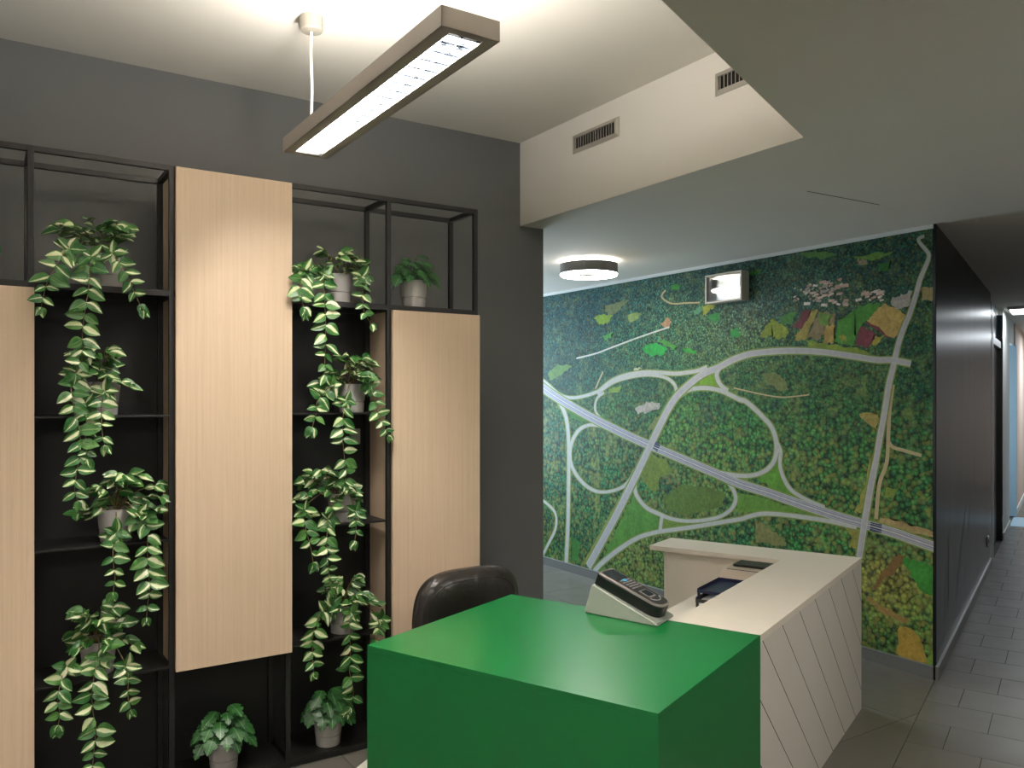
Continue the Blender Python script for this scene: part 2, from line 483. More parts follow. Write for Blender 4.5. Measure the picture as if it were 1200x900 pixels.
# corridor: 30 x 60 tiles in a running bond, long sides across the corridor
rows = []
k = 0
C0 = 4.337 - 0.2985 * 16
joined = bmesh.new()
tile_meshes = {}
for r in range(54):
    ca = C0 + r * 0.2985; cb = ca + 0.2985
    if cb > 15.9 or ca < -2.4: continue
    off = 0.318 if r % 2 == 0 else 0.468
    edges = [0.617] + [off - 0.6 * j for j in range(0, 4) if off - 0.6 * j < 0.6]
    edges = sorted([e for e in edges if e > -1.2] + [-1.2])
    for d0, d1 in zip(edges, edges[1:]):
        if cb < 2.6: continue                    # nothing of the floor shows nearer than the desk's corner
        if d1 - d0 < 0.02: continue
        if ca < 9.3:
            key = round(d1 - d0, 3)
            if key not in tile_meshes:
                bm = box((-0.14925 + G, -(d1 - d0) / 2 + G, -0.0018), (0.14925 - G, (d1 - d0) / 2 - G, 0))
                me = bpy.data.meshes.new('floor_tile'); bm.to_mesh(me); bm.free(); me.materials.append(M['tile'])
                tile_meshes[key] = me
            o = obj('floor_tile', tile_meshes[key], None, floor, loc=cdp((ca + cb) / 2, (d0 + d1) / 2))
            o.rotation_euler = (0, 0, TC)
        else:
            bx(joined, (ca + G, d0 + G, -0.0018), (cb - G, d1 - G, 0), ROT)
far_tiles = obj('floor_tiles_beyond', joined, M['tile'], floor)
far_tiles['kind'] = 'stuff'
# reception side: large tiles square to the grey wall
a_, b_ = -DD.x, -DD.y
for i in range(-3, 8):
    for j in range(-4, 12):
        xa = 0.72 + i * 1.2 - 0.6 + 1.2; ya = 2.272 + j * 0.6 - 0.6
        poly = [(xa + G, ya + G), (xa + 1.2 - G, ya + G), (xa + 1.2 - G, ya + 0.6 - G), (xa + G, ya + 0.6 - G)]
        poly = clip_poly(poly, a_, b_, -0.617 - G)
        if len(poly) < 3: continue
        if max(p[0] for p in poly) < -1.5 or min(p[0] for p in poly) > XM or min(p[1] for p in poly) > 7.1: continue
        if min(p[1] for p in poly) > YW and max(p[0] for p in poly) < 2.67: continue
        poly = clip_poly(poly, 1, 0, XM)
        if len(poly) < 3: continue
        tile_obj(poly)

# grey wall with the return at its end
bm = box((-4.5, YW, 0), (XN, YW + 0.13, ZU))
bx(bm, (XN, YW, 0), (2.674, YW + 0.13, ZL))
structure('wall_left', bm, M['wall_grey'])
structure('wall_hall', box((2.54, YW + 0.13, 0), (2.674, 7.2, ZL)), M['white_wall'])
# far wall of the hall with a window
bm = box((2.54, 7.2, 0), (2.9, 7.32, ZL)); bx(bm, (4.2, 7.2, 0), (4.5, 7.32, ZL)); bx(bm, (2.9, 7.2, 0), (4.2, 7.32, 0.7)); bx(bm, (2.9, 7.2, 2.3), (4.2, 7.32, ZL))
structure('wall_far', bm, M['white_wall'])
win = empty('window_1', (3.55, 7.26, 0.7), kind='structure')
bm = box((-0.65, -0.03, 0), (-0.59, 0.03, 1.6)); bx(bm, (0.59, -0.03, 0), (0.65, 0.03, 1.6)); bx(bm, (-0.65, -0.03, 0), (0.65, 0.03, 0.06)); bx(bm, (-0.65, -0.03, 1.54), (0.65, 0.03, 1.6)); bx(bm, (-0.03, -0.03, 0), (0.03, 0.03, 1.6))
obj('window_frame', bm, M['door_frame'], win)
obj('pane', box((-0.6, -0.004, 0.05), (0.6, 0.004, 1.55)), M['glass'], win)
# mural wall and dark corridor wall
W1 = cdp(5.003, 0.611); W1 = Vector((XM, 2.483, 0))
structure('wall_back', prism([(XM, 2.50), (XM + 0.12, 2.62), (XM + 0.12, 7.2), (XM, 7.2)], 0, ZL), M['white_wall'])
structure('wall_right', prism([cdp(4.995, 0.613), cdp(8.62, 0.613), cdp(8.62, 0.74), cdp(5.1, 0.74)], 0, ZL), M['night'])
structure('wall_right', prism([cdp(10.28, 0.611), cdp(11.42, 0.611), cdp(11.42, 0.74), cdp(10.28, 0.74)], 0, ZL), M['white_wall'])
structure('wall_right', prism([cdp(8.62, 0.66), cdp(10.28, 0.66), cdp(10.28, 0.74), cdp(8.62, 0.74)], 2.42, ZL), M['white_wall'])
structure('wall_right', prism([cdp(12.42, 0.60), cdp(16, 0.60), cdp(16, 0.74), cdp(12.42, 0.74)], 0, ZL), M['beige_wall'])
structure('wall_right', prism([cdp(11.42, 0.62), cdp(12.42, 0.62), cdp(12.42, 0.74), cdp(11.42, 0.74)], 2.2, ZL), M['white_wall'])
structure('wall_corridor', box((-2.6, -1.32, 0), (16.1, -1.2, ZL), mat=ROT), M['corridor_wall'])
structure('wall_end', box((16.0, -1.2, 0), (16.1, 0.74, ZL), mat=ROT), M['beige_wall'])
structure('wall_entrance', prism([cdp(-2.5, -1.2), cdp(-2.62, -1.2), (-4.45, YW), (-4.276, YW)], 0, ZU), M['white_wall'])
# ceilings
up = [cdp(-2.62, 0.80), (XN + 0.02, y0 - 0.02), (XN + 0.02, YW + 0.13), (-4.5, YW + 0.13)]
structure('ceiling', prism(up, ZU, ZU + 0.1), M['ceiling'])
low = [cdp(-2.62, -1.32), cdp(16.1, -1.32), cdp(16.1, 2.6), (XM + 0.13, 7.32), (2.54, 7.32), (2.54, YW + 0.13), (2.674, YW + 0.13), (2.674, YW), (XN, YW), (XN, y0), cdp(-2.62, 0.805)]
structure('ceiling', prism(low, ZL, ZU + 0.1), M['ceiling_low'])
structure('trim_1', box((XN - 0.006, y0, ZL), (XN, YW, ZU)), M['ceiling'])   # plastered face of the drop
# fine seam of an access panel in the low ceiling
structure('trim_2', box((0, -0.0015, -0.0012), (0.526, 0.0015, 0), mat=Matrix.Translation(cdp(3.873, 1.002, ZL)) @ Matrix.Rotation(TC + math.atan2(-0.223, 0.477), 4, 'Z')), M['recess'])
# skirtings
structure('baseboard_back', box((XM - 0.012, 2.495, 0), (XM, 7.2, 0.070)), M['trim_grey'])
structure('trim_3', box((XM - 0.014, 2.495, 0.070), (XM, 7.2, 0.075)), M['trim_alu'])
structure('trim_4', box((XM - 0.010, 2.495, 2.468), (XM, 7.2, ZL)), M['white_wall'])
structure('baseboard_right', box((4.99, 0.598, 0), (8.62, 0.613, 0.075), mat=ROT), M['trim_grey'])
structure('trim_5', box((4.99, 0.596, 0.075), (8.62, 0.613, 0.081), mat=ROT), M['trim_alu'])
structure('baseboard_right', box((10.28, 0.600, 0), (11.42, 0.611, 0.075), mat=ROT), M['white_wall'])
structure('baseboard_right', box((12.42, 0.588, 0), (16.0, 0.600, 0.075), mat=ROT), M['white_wall'])
structure('baseboard_left', box((2.03, YW - 0.012, 0), (2.674, YW, 0.07)), M['trim_grey'])
# door in the dark wall
dr = empty('door_1', cdp(8.62, 0.66), TC, kind='structure')
bm = box((0.0, -0.049, 0), (0.06, 0.06, 2.42)); bx(bm, (0.30, -0.030, 0), (0.36, 0.06, 2.42)); bx(bm, (1.60, -0.049, 0), (1.66, 0.06, 2.42))
obj('door_frame', bm, M['door_dark'], dr)
obj('frame_strip', box((0.10, -0.052, 0.02), (0.17, 0.05, 2.42)), M['door_frame'], dr)
obj('frame_strip', box((0.36, -0.045, 0.0), (0.44, 0.05, 2.42)), M['door_frame'], dr)
obj('door_leaf', box((0.17, 0.0, 0.01), (1.60, 0.04, 2.06)), M['door_dark'], dr)
obj('transom_bar', box((0.36, -0.035, 2.06), (1.62, 0.045, 2.13)), M['door_frame'], dr)
obj('transom_pane', box((0.17, 0.0, 2.13), (1.60, 0.02, 2.42)), M['door_dark'], dr)
dr = empty('door_2', cdp(12.30, 0.58), TC, kind='structure')
obj('door_leaf', box((0.0, 0.0, 0.01), (0.05, 0.9, 2.2)), M['blue_panel'], dr)  # doorway jamb lit blue, that light painted in as pale blue
obj('handle', box((-0.04, 0.70, 0.98), (-0.01, 0.82, 1.0)), M['chrome'], dr)
structure('trim_6', box((11.42, -1.2, 0), (12.3, 0.61, 0.003), mat=ROT), M['blue_panel'])  # lighter floor strip by the doorway, bluish light in its colour

# ------------------------------------------------------------------ mural
ROADS = [
  ('dirt', [(2.733,1.616,0.024),(2.754,1.473,0.024),(2.761,1.342,0.024),(2.772,1.172,0.023),(2.818,1.037,0.024),(2.839,0.836,0.024)]),
  ('dirt', [(2.761,1.29,0.021),(2.733,1.259,0.021),(2.665,1.243,0.02),(2.565,1.221,0.019)]),
  ('dirt', [(3.909,1.607,0.011),(3.712,1.57,0.01),(3.526,1.544,0.01),(3.401,1.549,0.009),(3.299,1.559,0.009)]),
  ('pale', [(5.686,1.88,0.014),(5.424,1.91,0.014),(5.226,1.948,0.014),(4.857,2.019,0.012),(4.54,2.072,0.012)]),
  ('dirt', [(4.58,2.356,0.017),(4.622,2.309,0.015),(4.519,2.249,0.011),(4.362,2.237,0.012),(4.229,2.228,0.011)]),
  ('dirt', [(4.857,2.475,0.015),(4.868,2.417,0.015)]),
  ('dirt', [(5.424,1.613,0.016),(5.324,1.755,0.017)]),
  ('ramp', [(6.595,0.607,0.028),(6.251,0.589,0.027),(6.142,0.569,0.033),(6.0,0.492,0.038),(5.993,0.359,0.038),(6.106,0.198,0.036),(6.214,0.055,0.037)]),
  ('ramp', [(6.142,1.615,0.054),(5.983,1.531,0.056),(5.863,1.41,0.061),(5.812,1.27,0.063),(5.796,1.049,0.062),(5.802,0.606,0.063),(5.812,0.363,0.063),(5.836,0.056,0.064)]),
  ('ramp', [(6.478,1.834,0.05),(6.142,1.667,0.047),(5.931,1.562,0.042),(5.763,1.536,0.034),(5.569,1.552,0.035),(5.354,1.6,0.036),(5.178,1.668,0.035),(4.955,1.706,0.031),(4.769,1.715,0.03),(4.593,1.694,0.03),(4.495,1.646,0.036),(4.467,1.586,0.041),(4.495,1.517,0.04)]),
  ('ramp', [(5.309,1.58,0.028),(5.399,1.533,0.031),(5.429,1.455,0.035),(5.399,1.398,0.03),(5.324,1.352,0.029)]),
  ('ramp', [(5.354,1.3,0.032),(5.506,1.303,0.034),(5.649,1.255,0.044),(5.746,1.152,0.053),(5.779,1.03,0.056),(5.736,0.913,0.053),(5.601,0.805,0.047),(5.445,0.751,0.038),(5.294,0.752,0.032),(5.121,0.795,0.033),(5.009,0.857,0.039),(4.928,0.954,0.041)]),
  ('ramp', [(4.914,0.901,0.055),(4.928,0.828,0.055),(4.901,0.758,0.053),(4.795,0.68,0.046),(4.642,0.645,0.042),(4.495,0.625,0.037),(4.308,0.635,0.034),(4.087,0.683,0.033),(3.961,0.743,0.034),(3.899,0.813,0.04),(3.899,0.876,0.042),(3.961,0.949,0.04),(4.076,0.995,0.038)]),
  ('ramp', [(4.617,0.639,0.047),(4.642,0.509,0.047)]),
  ('ramp', [(5.445,0.062,0.058),(5.324,0.163,0.055),(5.121,0.3,0.051),(4.901,0.424,0.045),(4.693,0.499,0.041),(4.495,0.547,0.041),(4.285,0.597,0.04),(4.023,0.664,0.038),(3.839,0.711,0.037),(3.789,0.73,0.037),(3.674,0.765,0.037),(3.526,0.78,0.036),(3.35,0.784,0.036),(3.151,0.783,0.036),(2.964,0.769,0.034)]),
  ('ramp', [(4.424,1.56,0.046),(4.331,1.598,0.041),(4.174,1.609,0.04),(4.023,1.587,0.04),(3.859,1.528,0.041),(3.809,1.517,0.041),(3.731,1.467,0.043),(3.655,1.408,0.043),(3.59,1.349,0.044),(3.553,1.268,0.045),(3.547,1.194,0.045),(3.566,1.126,0.042),(3.617,1.07,0.039),(3.693,1.031,0.037),(3.789,1.009,0.037),(3.909,1.004,0.039),(4.076,1.012,0.041)]),
  ('ramp', [(4.039,1.749,0.045),(4.065,1.71,0.048),(4.057,1.669,0.047),(4.021,1.622,0.042),(3.961,1.588,0.04)]),
  ('ramp', [(3.553,1.254,0.037),(3.517,1.196,0.038),(3.52,1.107,0.037),(3.499,1.035,0.038),(3.445,0.958,0.036),(3.367,0.915,0.033),(3.265,0.883,0.031),(3.183,0.864,0.031)]),
  ('ramp', [(5.399,1.573,0.055),(5.226,1.666,0.05),(5.037,1.717,0.044),(4.813,1.737,0.04),(4.642,1.73,0.039),(4.479,1.719,0.039),(4.362,1.724,0.038),(4.248,1.735,0.038),(4.155,1.759,0.04)]),
  ('road', [(2.548,2.434,0.018),(2.581,2.424,0.02),(2.57,2.396,0.019),(2.537,2.354,0.021),(2.521,2.325,0.022),(2.53,2.29,0.025),(2.553,2.241,0.028),(2.575,2.191,0.03),(2.592,2.13,0.031),(2.63,2.017,0.033),(2.664,1.945,0.035),(2.692,1.872,0.037),(2.715,1.787,0.038),(2.733,1.712,0.04),(2.756,1.625,0.042),(2.765,1.571,0.042),(2.789,1.433,0.042),(2.811,1.327,0.043),(2.832,1.208,0.042),(2.858,1.073,0.043)]),
  ('highway', [(7.186,2.019,0.09),(6.595,1.805,0.087),(6.233,1.647,0.088),(6.035,1.562,0.085),(5.796,1.475,0.081),(5.475,1.368,0.077),(5.065,1.248,0.074),(4.795,1.178,0.07),(4.4,1.083,0.068),(4.065,1.001,0.066),(3.859,0.95,0.065),(3.617,0.912,0.062),(3.35,0.862,0.062),(3.103,0.82,0.061),(2.934,0.798,0.059),(2.733,0.772,0.059),(2.611,0.748,0.059),(2.487,0.725,0.059)]),
  ('shade', [(4.731,1.188,0.064),(4.693,1.17,0.065),(4.655,1.146,0.067)]),
  ('shade', [(2.875,0.789,0.052),(2.846,0.785,0.052),(2.803,0.783,0.051)]),
  ('road', [(5.522,0.091,0.088),(5.354,0.311,0.086),(5.149,0.584,0.083),(5.009,0.784,0.081),(4.901,0.938,0.078),(4.744,1.172,0.077),(4.593,1.396,0.074),(4.495,1.517,0.07),(4.4,1.594,0.065),(4.218,1.7,0.059),(4.057,1.75,0.056),(3.909,1.804,0.054),(3.776,1.834,0.05),(3.664,1.842,0.048),(3.541,1.844,0.048),(3.436,1.842,0.047),(3.293,1.833,0.045),(3.129,1.813,0.043),(2.974,1.786,0.043),(2.827,1.76,0.041),(2.744,1.757,0.041),(2.625,1.732,0.041)]),
  ('road', [(2.839,1.167,0.048),(2.868,1.046,0.048),(2.89,0.924,0.049),(2.917,0.773,0.049),(2.946,0.594,0.049)]),
]
FIELDS = [
  ((125,155,50), [(5.45,2.208),(5.324,2.238),(5.202,2.22),(5.25,2.161),(5.374,2.147)]),
  ((112,122,80), [(5.312,2.308),(5.154,2.317),(4.991,2.32),(5.083,2.279),(5.154,2.232),(5.226,2.222),(5.299,2.26)]),
  ((45,160,65), [(4.846,1.922),(4.791,1.949),(4.705,1.959),(4.56,1.908),(4.601,1.867),(4.727,1.857),(4.813,1.89)]),
  ((80,150,60), [(4.684,1.98),(4.601,1.982),(4.45,1.917),(4.479,1.897),(4.601,1.939)]),
  ((60,160,60), [(4.4,1.907),(4.266,1.887),(4.285,1.86),(4.381,1.871)]),
  ((60,135,55), [(4.519,2.385),(4.41,2.377),(4.44,2.34),(4.519,2.356)]),
  ((60,140,70), [(4.155,2.119),(4.101,2.135),(4.039,2.134),(4.039,2.09),(4.101,2.075)]),
  ((60,150,70), [(3.943,2.003),(3.876,2.025),(3.851,1.965),(3.926,1.954)]),
  ((150,155,60), [(4.21,2.206),(4.065,2.193),(4.137,2.159),(4.192,2.136)]),
  ((95,150,110), [(4.295,2.172),(4.192,2.211),(4.21,2.165),(4.276,2.136)]),
  ((130,150,85), [(5.014,2.204),(4.857,2.214),(4.879,2.163),(4.991,2.142)]),
  ((175,135,100), [(4.642,2.108),(4.56,2.145),(4.519,2.113),(4.56,2.066)]),
  ((95,130,70), [(6.112,1.757),(5.965,1.839),(5.741,1.818),(5.88,1.752),(6.082,1.696)]),
  ((75,145,70), [(5.324,2.056),(5.202,2.087),(5.214,2.033),(5.299,2.015)]),
  ((120,150,60), [(5.25,1.611),(5.178,1.626),(5.083,1.641),(5.13,1.58),(5.25,1.572)]),
  ((112,155,42), [(4.381,1.584),(4.304,1.646),(4.192,1.706),(4.087,1.737),(4.08,1.67),(4.021,1.602),(4.248,1.604)]),
  ((200,200,160), [(4.946,1.76),(4.879,1.781),(4.846,1.773),(4.901,1.749)]),
  ((85,125,60), [(3.371,2.454),(3.293,2.457),(3.183,2.444),(3.096,2.4),(3.183,2.397),(3.321,2.423)]),
  ((95,135,55), [(2.999,2.383),(2.875,2.382),(2.71,2.376),(2.779,2.357),(2.851,2.343),(2.974,2.368)]),
  ((50,112,45), [(2.827,2.325),(2.744,2.33),(2.756,2.278),(2.821,2.273)]),
  ((140,130,100), [(2.961,2.361),(2.899,2.358),(2.893,2.323),(2.961,2.329)]),
  ((140,155,55), [(3.68,1.954),(3.641,2.015),(3.579,2.06),(3.541,2.032),(3.458,1.989),(3.451,1.964),(3.481,1.93),(3.556,1.928),(3.602,1.956),(3.649,1.94)]),
  ((75,130,60), [(3.525,2.068),(3.392,2.088),(3.436,2.012),(3.51,2.018)]),
  ((165,150,75), [(3.279,2.09),(3.23,2.08),(3.293,1.978),(3.314,1.914),(3.378,1.899),(3.419,1.938),(3.349,1.982)]),
  ((118,62,66), [(3.335,2.097),(3.279,2.09),(3.347,1.982),(3.424,1.992)]),
  ((135,120,85), [(3.23,2.077),(3.109,2.058),(3.116,1.983),(3.176,1.987),(3.217,1.902),(3.314,1.926)]),
  ((110,145,65), [(3.224,2.067),(3.129,2.054),(3.156,1.992),(3.224,1.997)]),
  ((180,150,82), [(3.176,1.987),(3.109,1.983),(3.123,1.873),(3.199,1.887)]),
  ((78,140,52), [(3.077,2.015),(2.974,2.063),(2.887,2.097),(2.791,2.087),(2.839,2.046),(2.899,1.995),(2.968,1.921),(2.984,1.855),(3.077,1.871),(3.119,1.885),(3.096,1.964)]),
  ((150,150,60), [(3.077,1.917),(3.038,1.92),(3.031,1.88),(3.07,1.876)]),
  ((182,155,88), [(2.791,2.085),(2.687,2.035),(2.658,1.998),(2.687,1.893),(2.727,1.882),(2.899,1.995),(2.851,2.041)]),
  ((118,58,66), [(2.936,1.964),(2.845,1.914),(2.857,1.876),(2.899,1.837),(2.984,1.855)]),
  ((118,60,62), [(2.887,1.994),(2.744,1.891),(2.762,1.881),(2.903,1.979)]),
  ((165,155,65), [(2.845,1.903),(2.779,1.899),(2.827,1.857),(2.881,1.838)]),
  ((128,148,55), [(3.328,1.908),(3.21,1.878),(3.077,1.854),(2.912,1.817),(2.869,1.788),(3.077,1.813),(3.293,1.853)]),
  ((168,160,150), [(2.744,2.103),(2.687,2.129),(2.614,2.137),(2.625,2.101),(2.653,2.051),(2.721,2.052),(2.744,2.081)]),
  ((155,140,95), [(2.564,2.153),(2.497,2.146),(2.497,2.073),(2.57,2.091)]),
  ((112,122,68), [(3.664,1.701),(3.556,1.704),(3.481,1.659),(3.451,1.592),(3.51,1.58),(3.602,1.624)]),
  ((60,120,50), [(3.672,2.396),(3.76,2.392),(3.776,2.365),(3.696,2.361)]),
  ((165,160,150), [(4.928,1.452),(4.795,1.507),(4.642,1.499),(4.655,1.447),(4.795,1.418),(4.901,1.416)]),
  ((85,138,55), [(4.928,0.783),(4.821,0.686),(4.655,0.635),(4.667,0.52),(4.848,0.459),(5.093,0.332),(5.324,0.201),(5.207,0.371),(5.065,0.576)]),
  ((110,140,55), [(4.605,0.615),(4.495,0.611),(4.285,0.622),(4.4,0.586),(4.605,0.537)]),
  ((135,140,70), [(5.121,0.726),(5.079,0.758),(5.384,0.307),(5.553,0.105),(5.601,0.097),(5.445,0.297)]),
  ((112,132,52), [(4.795,1.116),(4.593,1.067),(4.495,0.988),(4.642,0.924),(4.693,0.797),(4.821,0.873),(4.848,0.961)]),
  ((92,118,50), [(4.4,0.894),(4.174,0.898),(3.981,0.868),(4.023,0.768),(4.308,0.685),(4.544,0.674),(4.617,0.77)]),
  ((70,125,55), [(5.829,1.471),(5.537,1.386),(5.414,1.34),(5.633,1.325),(5.763,1.351)]),
  ((60,115,50), [(5.763,0.33),(5.633,0.269),(5.665,0.106),(5.763,0.089)]),
  ((140,135,85), [(4.642,1.177),(4.308,1.093),(4.044,1.03),(4.174,1.045),(4.495,1.107),(4.667,1.149)]),
  ((110,120,70), [(4.693,1.394),(4.593,1.413),(4.693,1.288),(4.782,1.285)]),
  ((92,145,45), [(3.712,0.994),(3.617,1.063),(3.544,1.113),(3.517,1.033),(3.445,0.944),(3.324,0.894),(3.526,0.929)]),
  ((98,142,52), [(3.899,0.895),(3.617,0.867),(3.299,0.819),(3.216,0.801),(3.526,0.798),(3.731,0.774),(3.869,0.747)]),
  ((160,145,80), [(2.949,1.443),(2.818,1.452),(2.832,1.353),(2.875,1.378)]),
  ((150,148,70), [(2.875,1.205),(2.849,1.207),(2.897,0.976),(2.934,0.858),(2.98,0.86),(2.92,1.001)]),
  ((125,125,75), [(3.731,0.709),(3.655,0.704),(3.562,0.656),(3.49,0.622),(3.472,0.581),(3.712,0.567)]),
  ((150,145,70), [(3.056,0.768),(2.942,0.756),(2.957,0.646),(3.018,0.65),(2.987,0.709)]),
  ((165,145,95), [(2.818,0.846),(2.651,0.834),(2.496,0.805),(2.496,0.777),(2.733,0.798),(2.818,0.819)]),
  ((125,140,60), [(2.775,1.028),(2.705,1.021),(2.733,0.967),(2.789,0.974)]),
  ((62,135,52), [(2.669,0.643),(2.505,0.617),(2.494,0.574),(2.494,0.46),(2.56,0.473),(2.616,0.534),(2.669,0.597)]),
  ((172,142,62), [(2.692,0.249),(2.625,0.243),(2.578,0.219),(2.532,0.079),(2.597,0.053),(2.712,0.085)]),
  ((125,95,55), [(2.873,0.411),(2.831,0.438),(2.692,0.593),(2.654,0.654),(2.722,0.643),(2.811,0.517)]),
  ((150,120,70), [(2.893,0.379),(2.791,0.334),(2.635,0.295),(2.654,0.269),(2.811,0.302),(2.897,0.349)]),
  ((120,150,60), [(2.541,0.103),(2.494,0.151),(2.494,0.063),(2.532,0.061)]),
]
BLOBS = [
  ((5.88,2.268),(0.575,0.343),(20,62,72)),
  ((5.399,2.372),(0.687,0.432),(24,72,70)),
  ((6.009,1.815),(0.328,0.194),(28,70,62)),
  ((5.178,1.86),(0.432,0.28),(40,95,75)),
  ((4.769,2.243),(0.389,0.266),(48,92,85)),
  ((4.968,1.988),(0.306,0.205),(60,115,70)),
  ((4.4,2.083),(0.396,0.285),(75,115,75)),
  ((3.987,1.933),(0.273,0.208),(95,125,85)),
  ((3.76,2.094),(0.256,0.202),(95,112,105)),
  ((4.146,2.37),(0.287,0.214),(20,60,62)),
  ((3.617,2.308),(0.28,0.226),(35,75,70)),
  ((3.76,1.95),(0.182,0.144),(100,135,70)),
  ((3.286,2.403),(0.252,0.214),(28,70,52)),
  ((2.987,2.336),(0.228,0.204),(25,66,48)),
  ((2.715,2.299),(0.181,0.171),(20,60,45)),
  ((2.54,2.229),(0.097,0.094),(30,75,50)),
  ((3.224,2.156),(0.247,0.212),(70,100,80)),
  ((2.93,2.127),(0.168,0.151),(60,85,60)),
  ((2.589,1.903),(0.123,0.118),(30,78,45)),
  ((2.564,1.523),(0.147,0.142),(35,85,50)),
  ((3.617,1.743),(0.28,0.226),(55,100,50)),
  ((3.224,1.679),(0.309,0.265),(50,95,48)),
  ((2.987,1.674),(0.228,0.204),(55,95,48)),
  ((3.286,1.359),(0.315,0.267),(55,105,48)),
  ((3.044,1.263),(0.232,0.206),(50,98,45)),
  ((2.987,1.062),(0.228,0.204),(60,110,48)),
  ((3.349,1.14),(0.193,0.162),(75,115,48)),
  ((2.614,1.379),(0.175,0.166),(45,95,48)),
  ((2.639,1.043),(0.202,0.192),(45,100,48)),
  ((4.918,1.579),(0.252,0.169),(40,88,60)),
  ((5.072,1.51),(0.209,0.138),(65,110,55)),
  ((4.146,1.454),(0.327,0.244),(55,110,52)),
  ((4.146,1.423),(0.098,0.074),(45,65,70)),
  ((3.909,1.221),(0.229,0.177),(70,125,50)),
  ((4.4,1.324),(0.264,0.19),(80,130,55)),
  ((3.76,1.344),(0.182,0.144),(55,110,48)),
  ((5.343,1.116),(0.28,0.178),(60,105,58)),
  ((5.32,0.939),(0.156,0.1),(35,115,65)),
  ((5.514,0.997),(0.233,0.146),(50,95,58)),
  ((6.009,1.119),(0.328,0.193),(30,85,62)),
  ((6.009,0.733),(0.393,0.232),(35,88,58)),
  ((5.573,0.552),(0.296,0.183),(40,95,55)),
  ((5.633,0.323),(0.3,0.185),(30,80,50)),
  ((5.399,0.501),(0.171,0.108),(45,100,55)),
  ((6.009,0.346),(0.196,0.116),(45,70,45)),
  ((4.535,0.901),(0.127,0.09),(32,85,60)),
  ((4.769,0.847),(0.136,0.093),(40,110,62)),
  ((4.229,0.958),(0.251,0.185),(85,125,52)),
  ((4.868,0.299),(0.399,0.269),(90,115,55)),
  ((4.968,0.078),(0.306,0.205),(85,110,52)),
  ((4.4,0.375),(0.264,0.19),(85,110,58)),
  ((3.909,0.602),(0.107,0.083),(40,105,60)),
  ((3.871,0.666),(0.136,0.105),(45,108,58)),
  ((3.349,0.707),(0.193,0.162),(45,105,50)),
  ((3.133,0.71),(0.149,0.131),(50,110,48)),
  ((2.821,0.482),(0.135,0.124),(135,125,55)),
  ((2.768,0.394),(0.158,0.147),(120,125,50)),
  ((2.689,0.507),(0.103,0.097),(130,120,55)),
  ((2.821,0.234),(0.135,0.123),(75,100,42)),
  ((2.589,0.336),(0.099,0.095),(90,120,50)),
  ((2.794,0.093),(0.133,0.123),(50,90,40)),
  ((2.54,0.252),(0.068,0.066),(60,110,48)),
  ((5.232,1.439),(0.153,0.099),(70,118,58)),
  ((5.754,1.432),(0.198,0.12),(50,100,58)),
  ((5.944,2.043),(0.259,0.154),(30,85,60)),
  ((5.399,1.725),(0.341,0.216),(30,85,65)),
]
VILLAGE = [(3.319,2.198),(3.267,2.195),(3.17,2.252),(3.409,2.164),(3.311,2.228),(3.034,2.222),(3.092,2.218),(3.165,2.244),(3.166,2.176),(3.209,2.186),(3.153,2.253),(3.121,2.205),(3.294,2.249),(3.081,2.219),(3.135,2.177),(3.137,2.173),(3.258,2.177),(3.239,2.165),(3.076,2.254),(3.359,2.227),(3.045,2.224),(3.17,2.23),(3.215,2.219),(3.275,2.197),(3.185,2.172),(3.149,2.172),(3.084,2.17),(3.153,2.244),(3.083,2.173),(3.067,2.21),(3.137,2.24),(3.094,2.208),(3.301,2.245),(3.085,2.17),(3.379,2.169),(3.252,2.24),(3.297,2.177),(3.079,2.259),(3.174,2.254),(3.135,2.229),(3.076,2.172),(3.215,2.161),(3.291,2.245),(3.18,2.255),(3.335,2.21),(3.176,2.243),(3.397,2.161),(3.289,2.16),(3.07,2.228),(3.233,2.205),(3.163,2.202),(3.195,2.198),(3.054,2.217),(3.244,2.185),(3.319,2.221),(3.041,2.216),(3.199,2.256),(3.25,2.199),(3.406,2.186),(3.167,2.253),(3.169,2.214),(3.15,2.226),(3.14,2.19),(3.405,2.24),(3.151,2.168),(3.314,2.207),(3.182,2.227),(3.27,2.223),(3.268,2.196),(3.295,2.215),(2.821,2.164),(2.855,2.125),(2.899,2.16),(2.816,2.15),(2.92,2.15),(2.833,2.16),(2.897,2.153),(2.811,2.138),(2.807,2.154),(2.895,2.134),(2.802,2.136),(2.914,2.168),(2.862,2.158),(2.815,2.115),(2.921,2.159),(2.815,2.126),(2.815,2.144),(2.93,2.159),(2.817,2.149),(2.893,2.148),(2.88,2.147),(2.796,2.153),(2.952,2.122),(2.803,2.105),(2.878,2.114),(3.036,2.128),(3.089,2.108),(3.114,2.123),(3.227,2.142),(3.246,2.155),(3.136,2.135),(3.07,2.139),(3.043,2.109),(3.037,2.1),(3.044,2.114),(3.313,2.133),(3.263,2.147),(3.114,2.123),(3.189,2.113)]

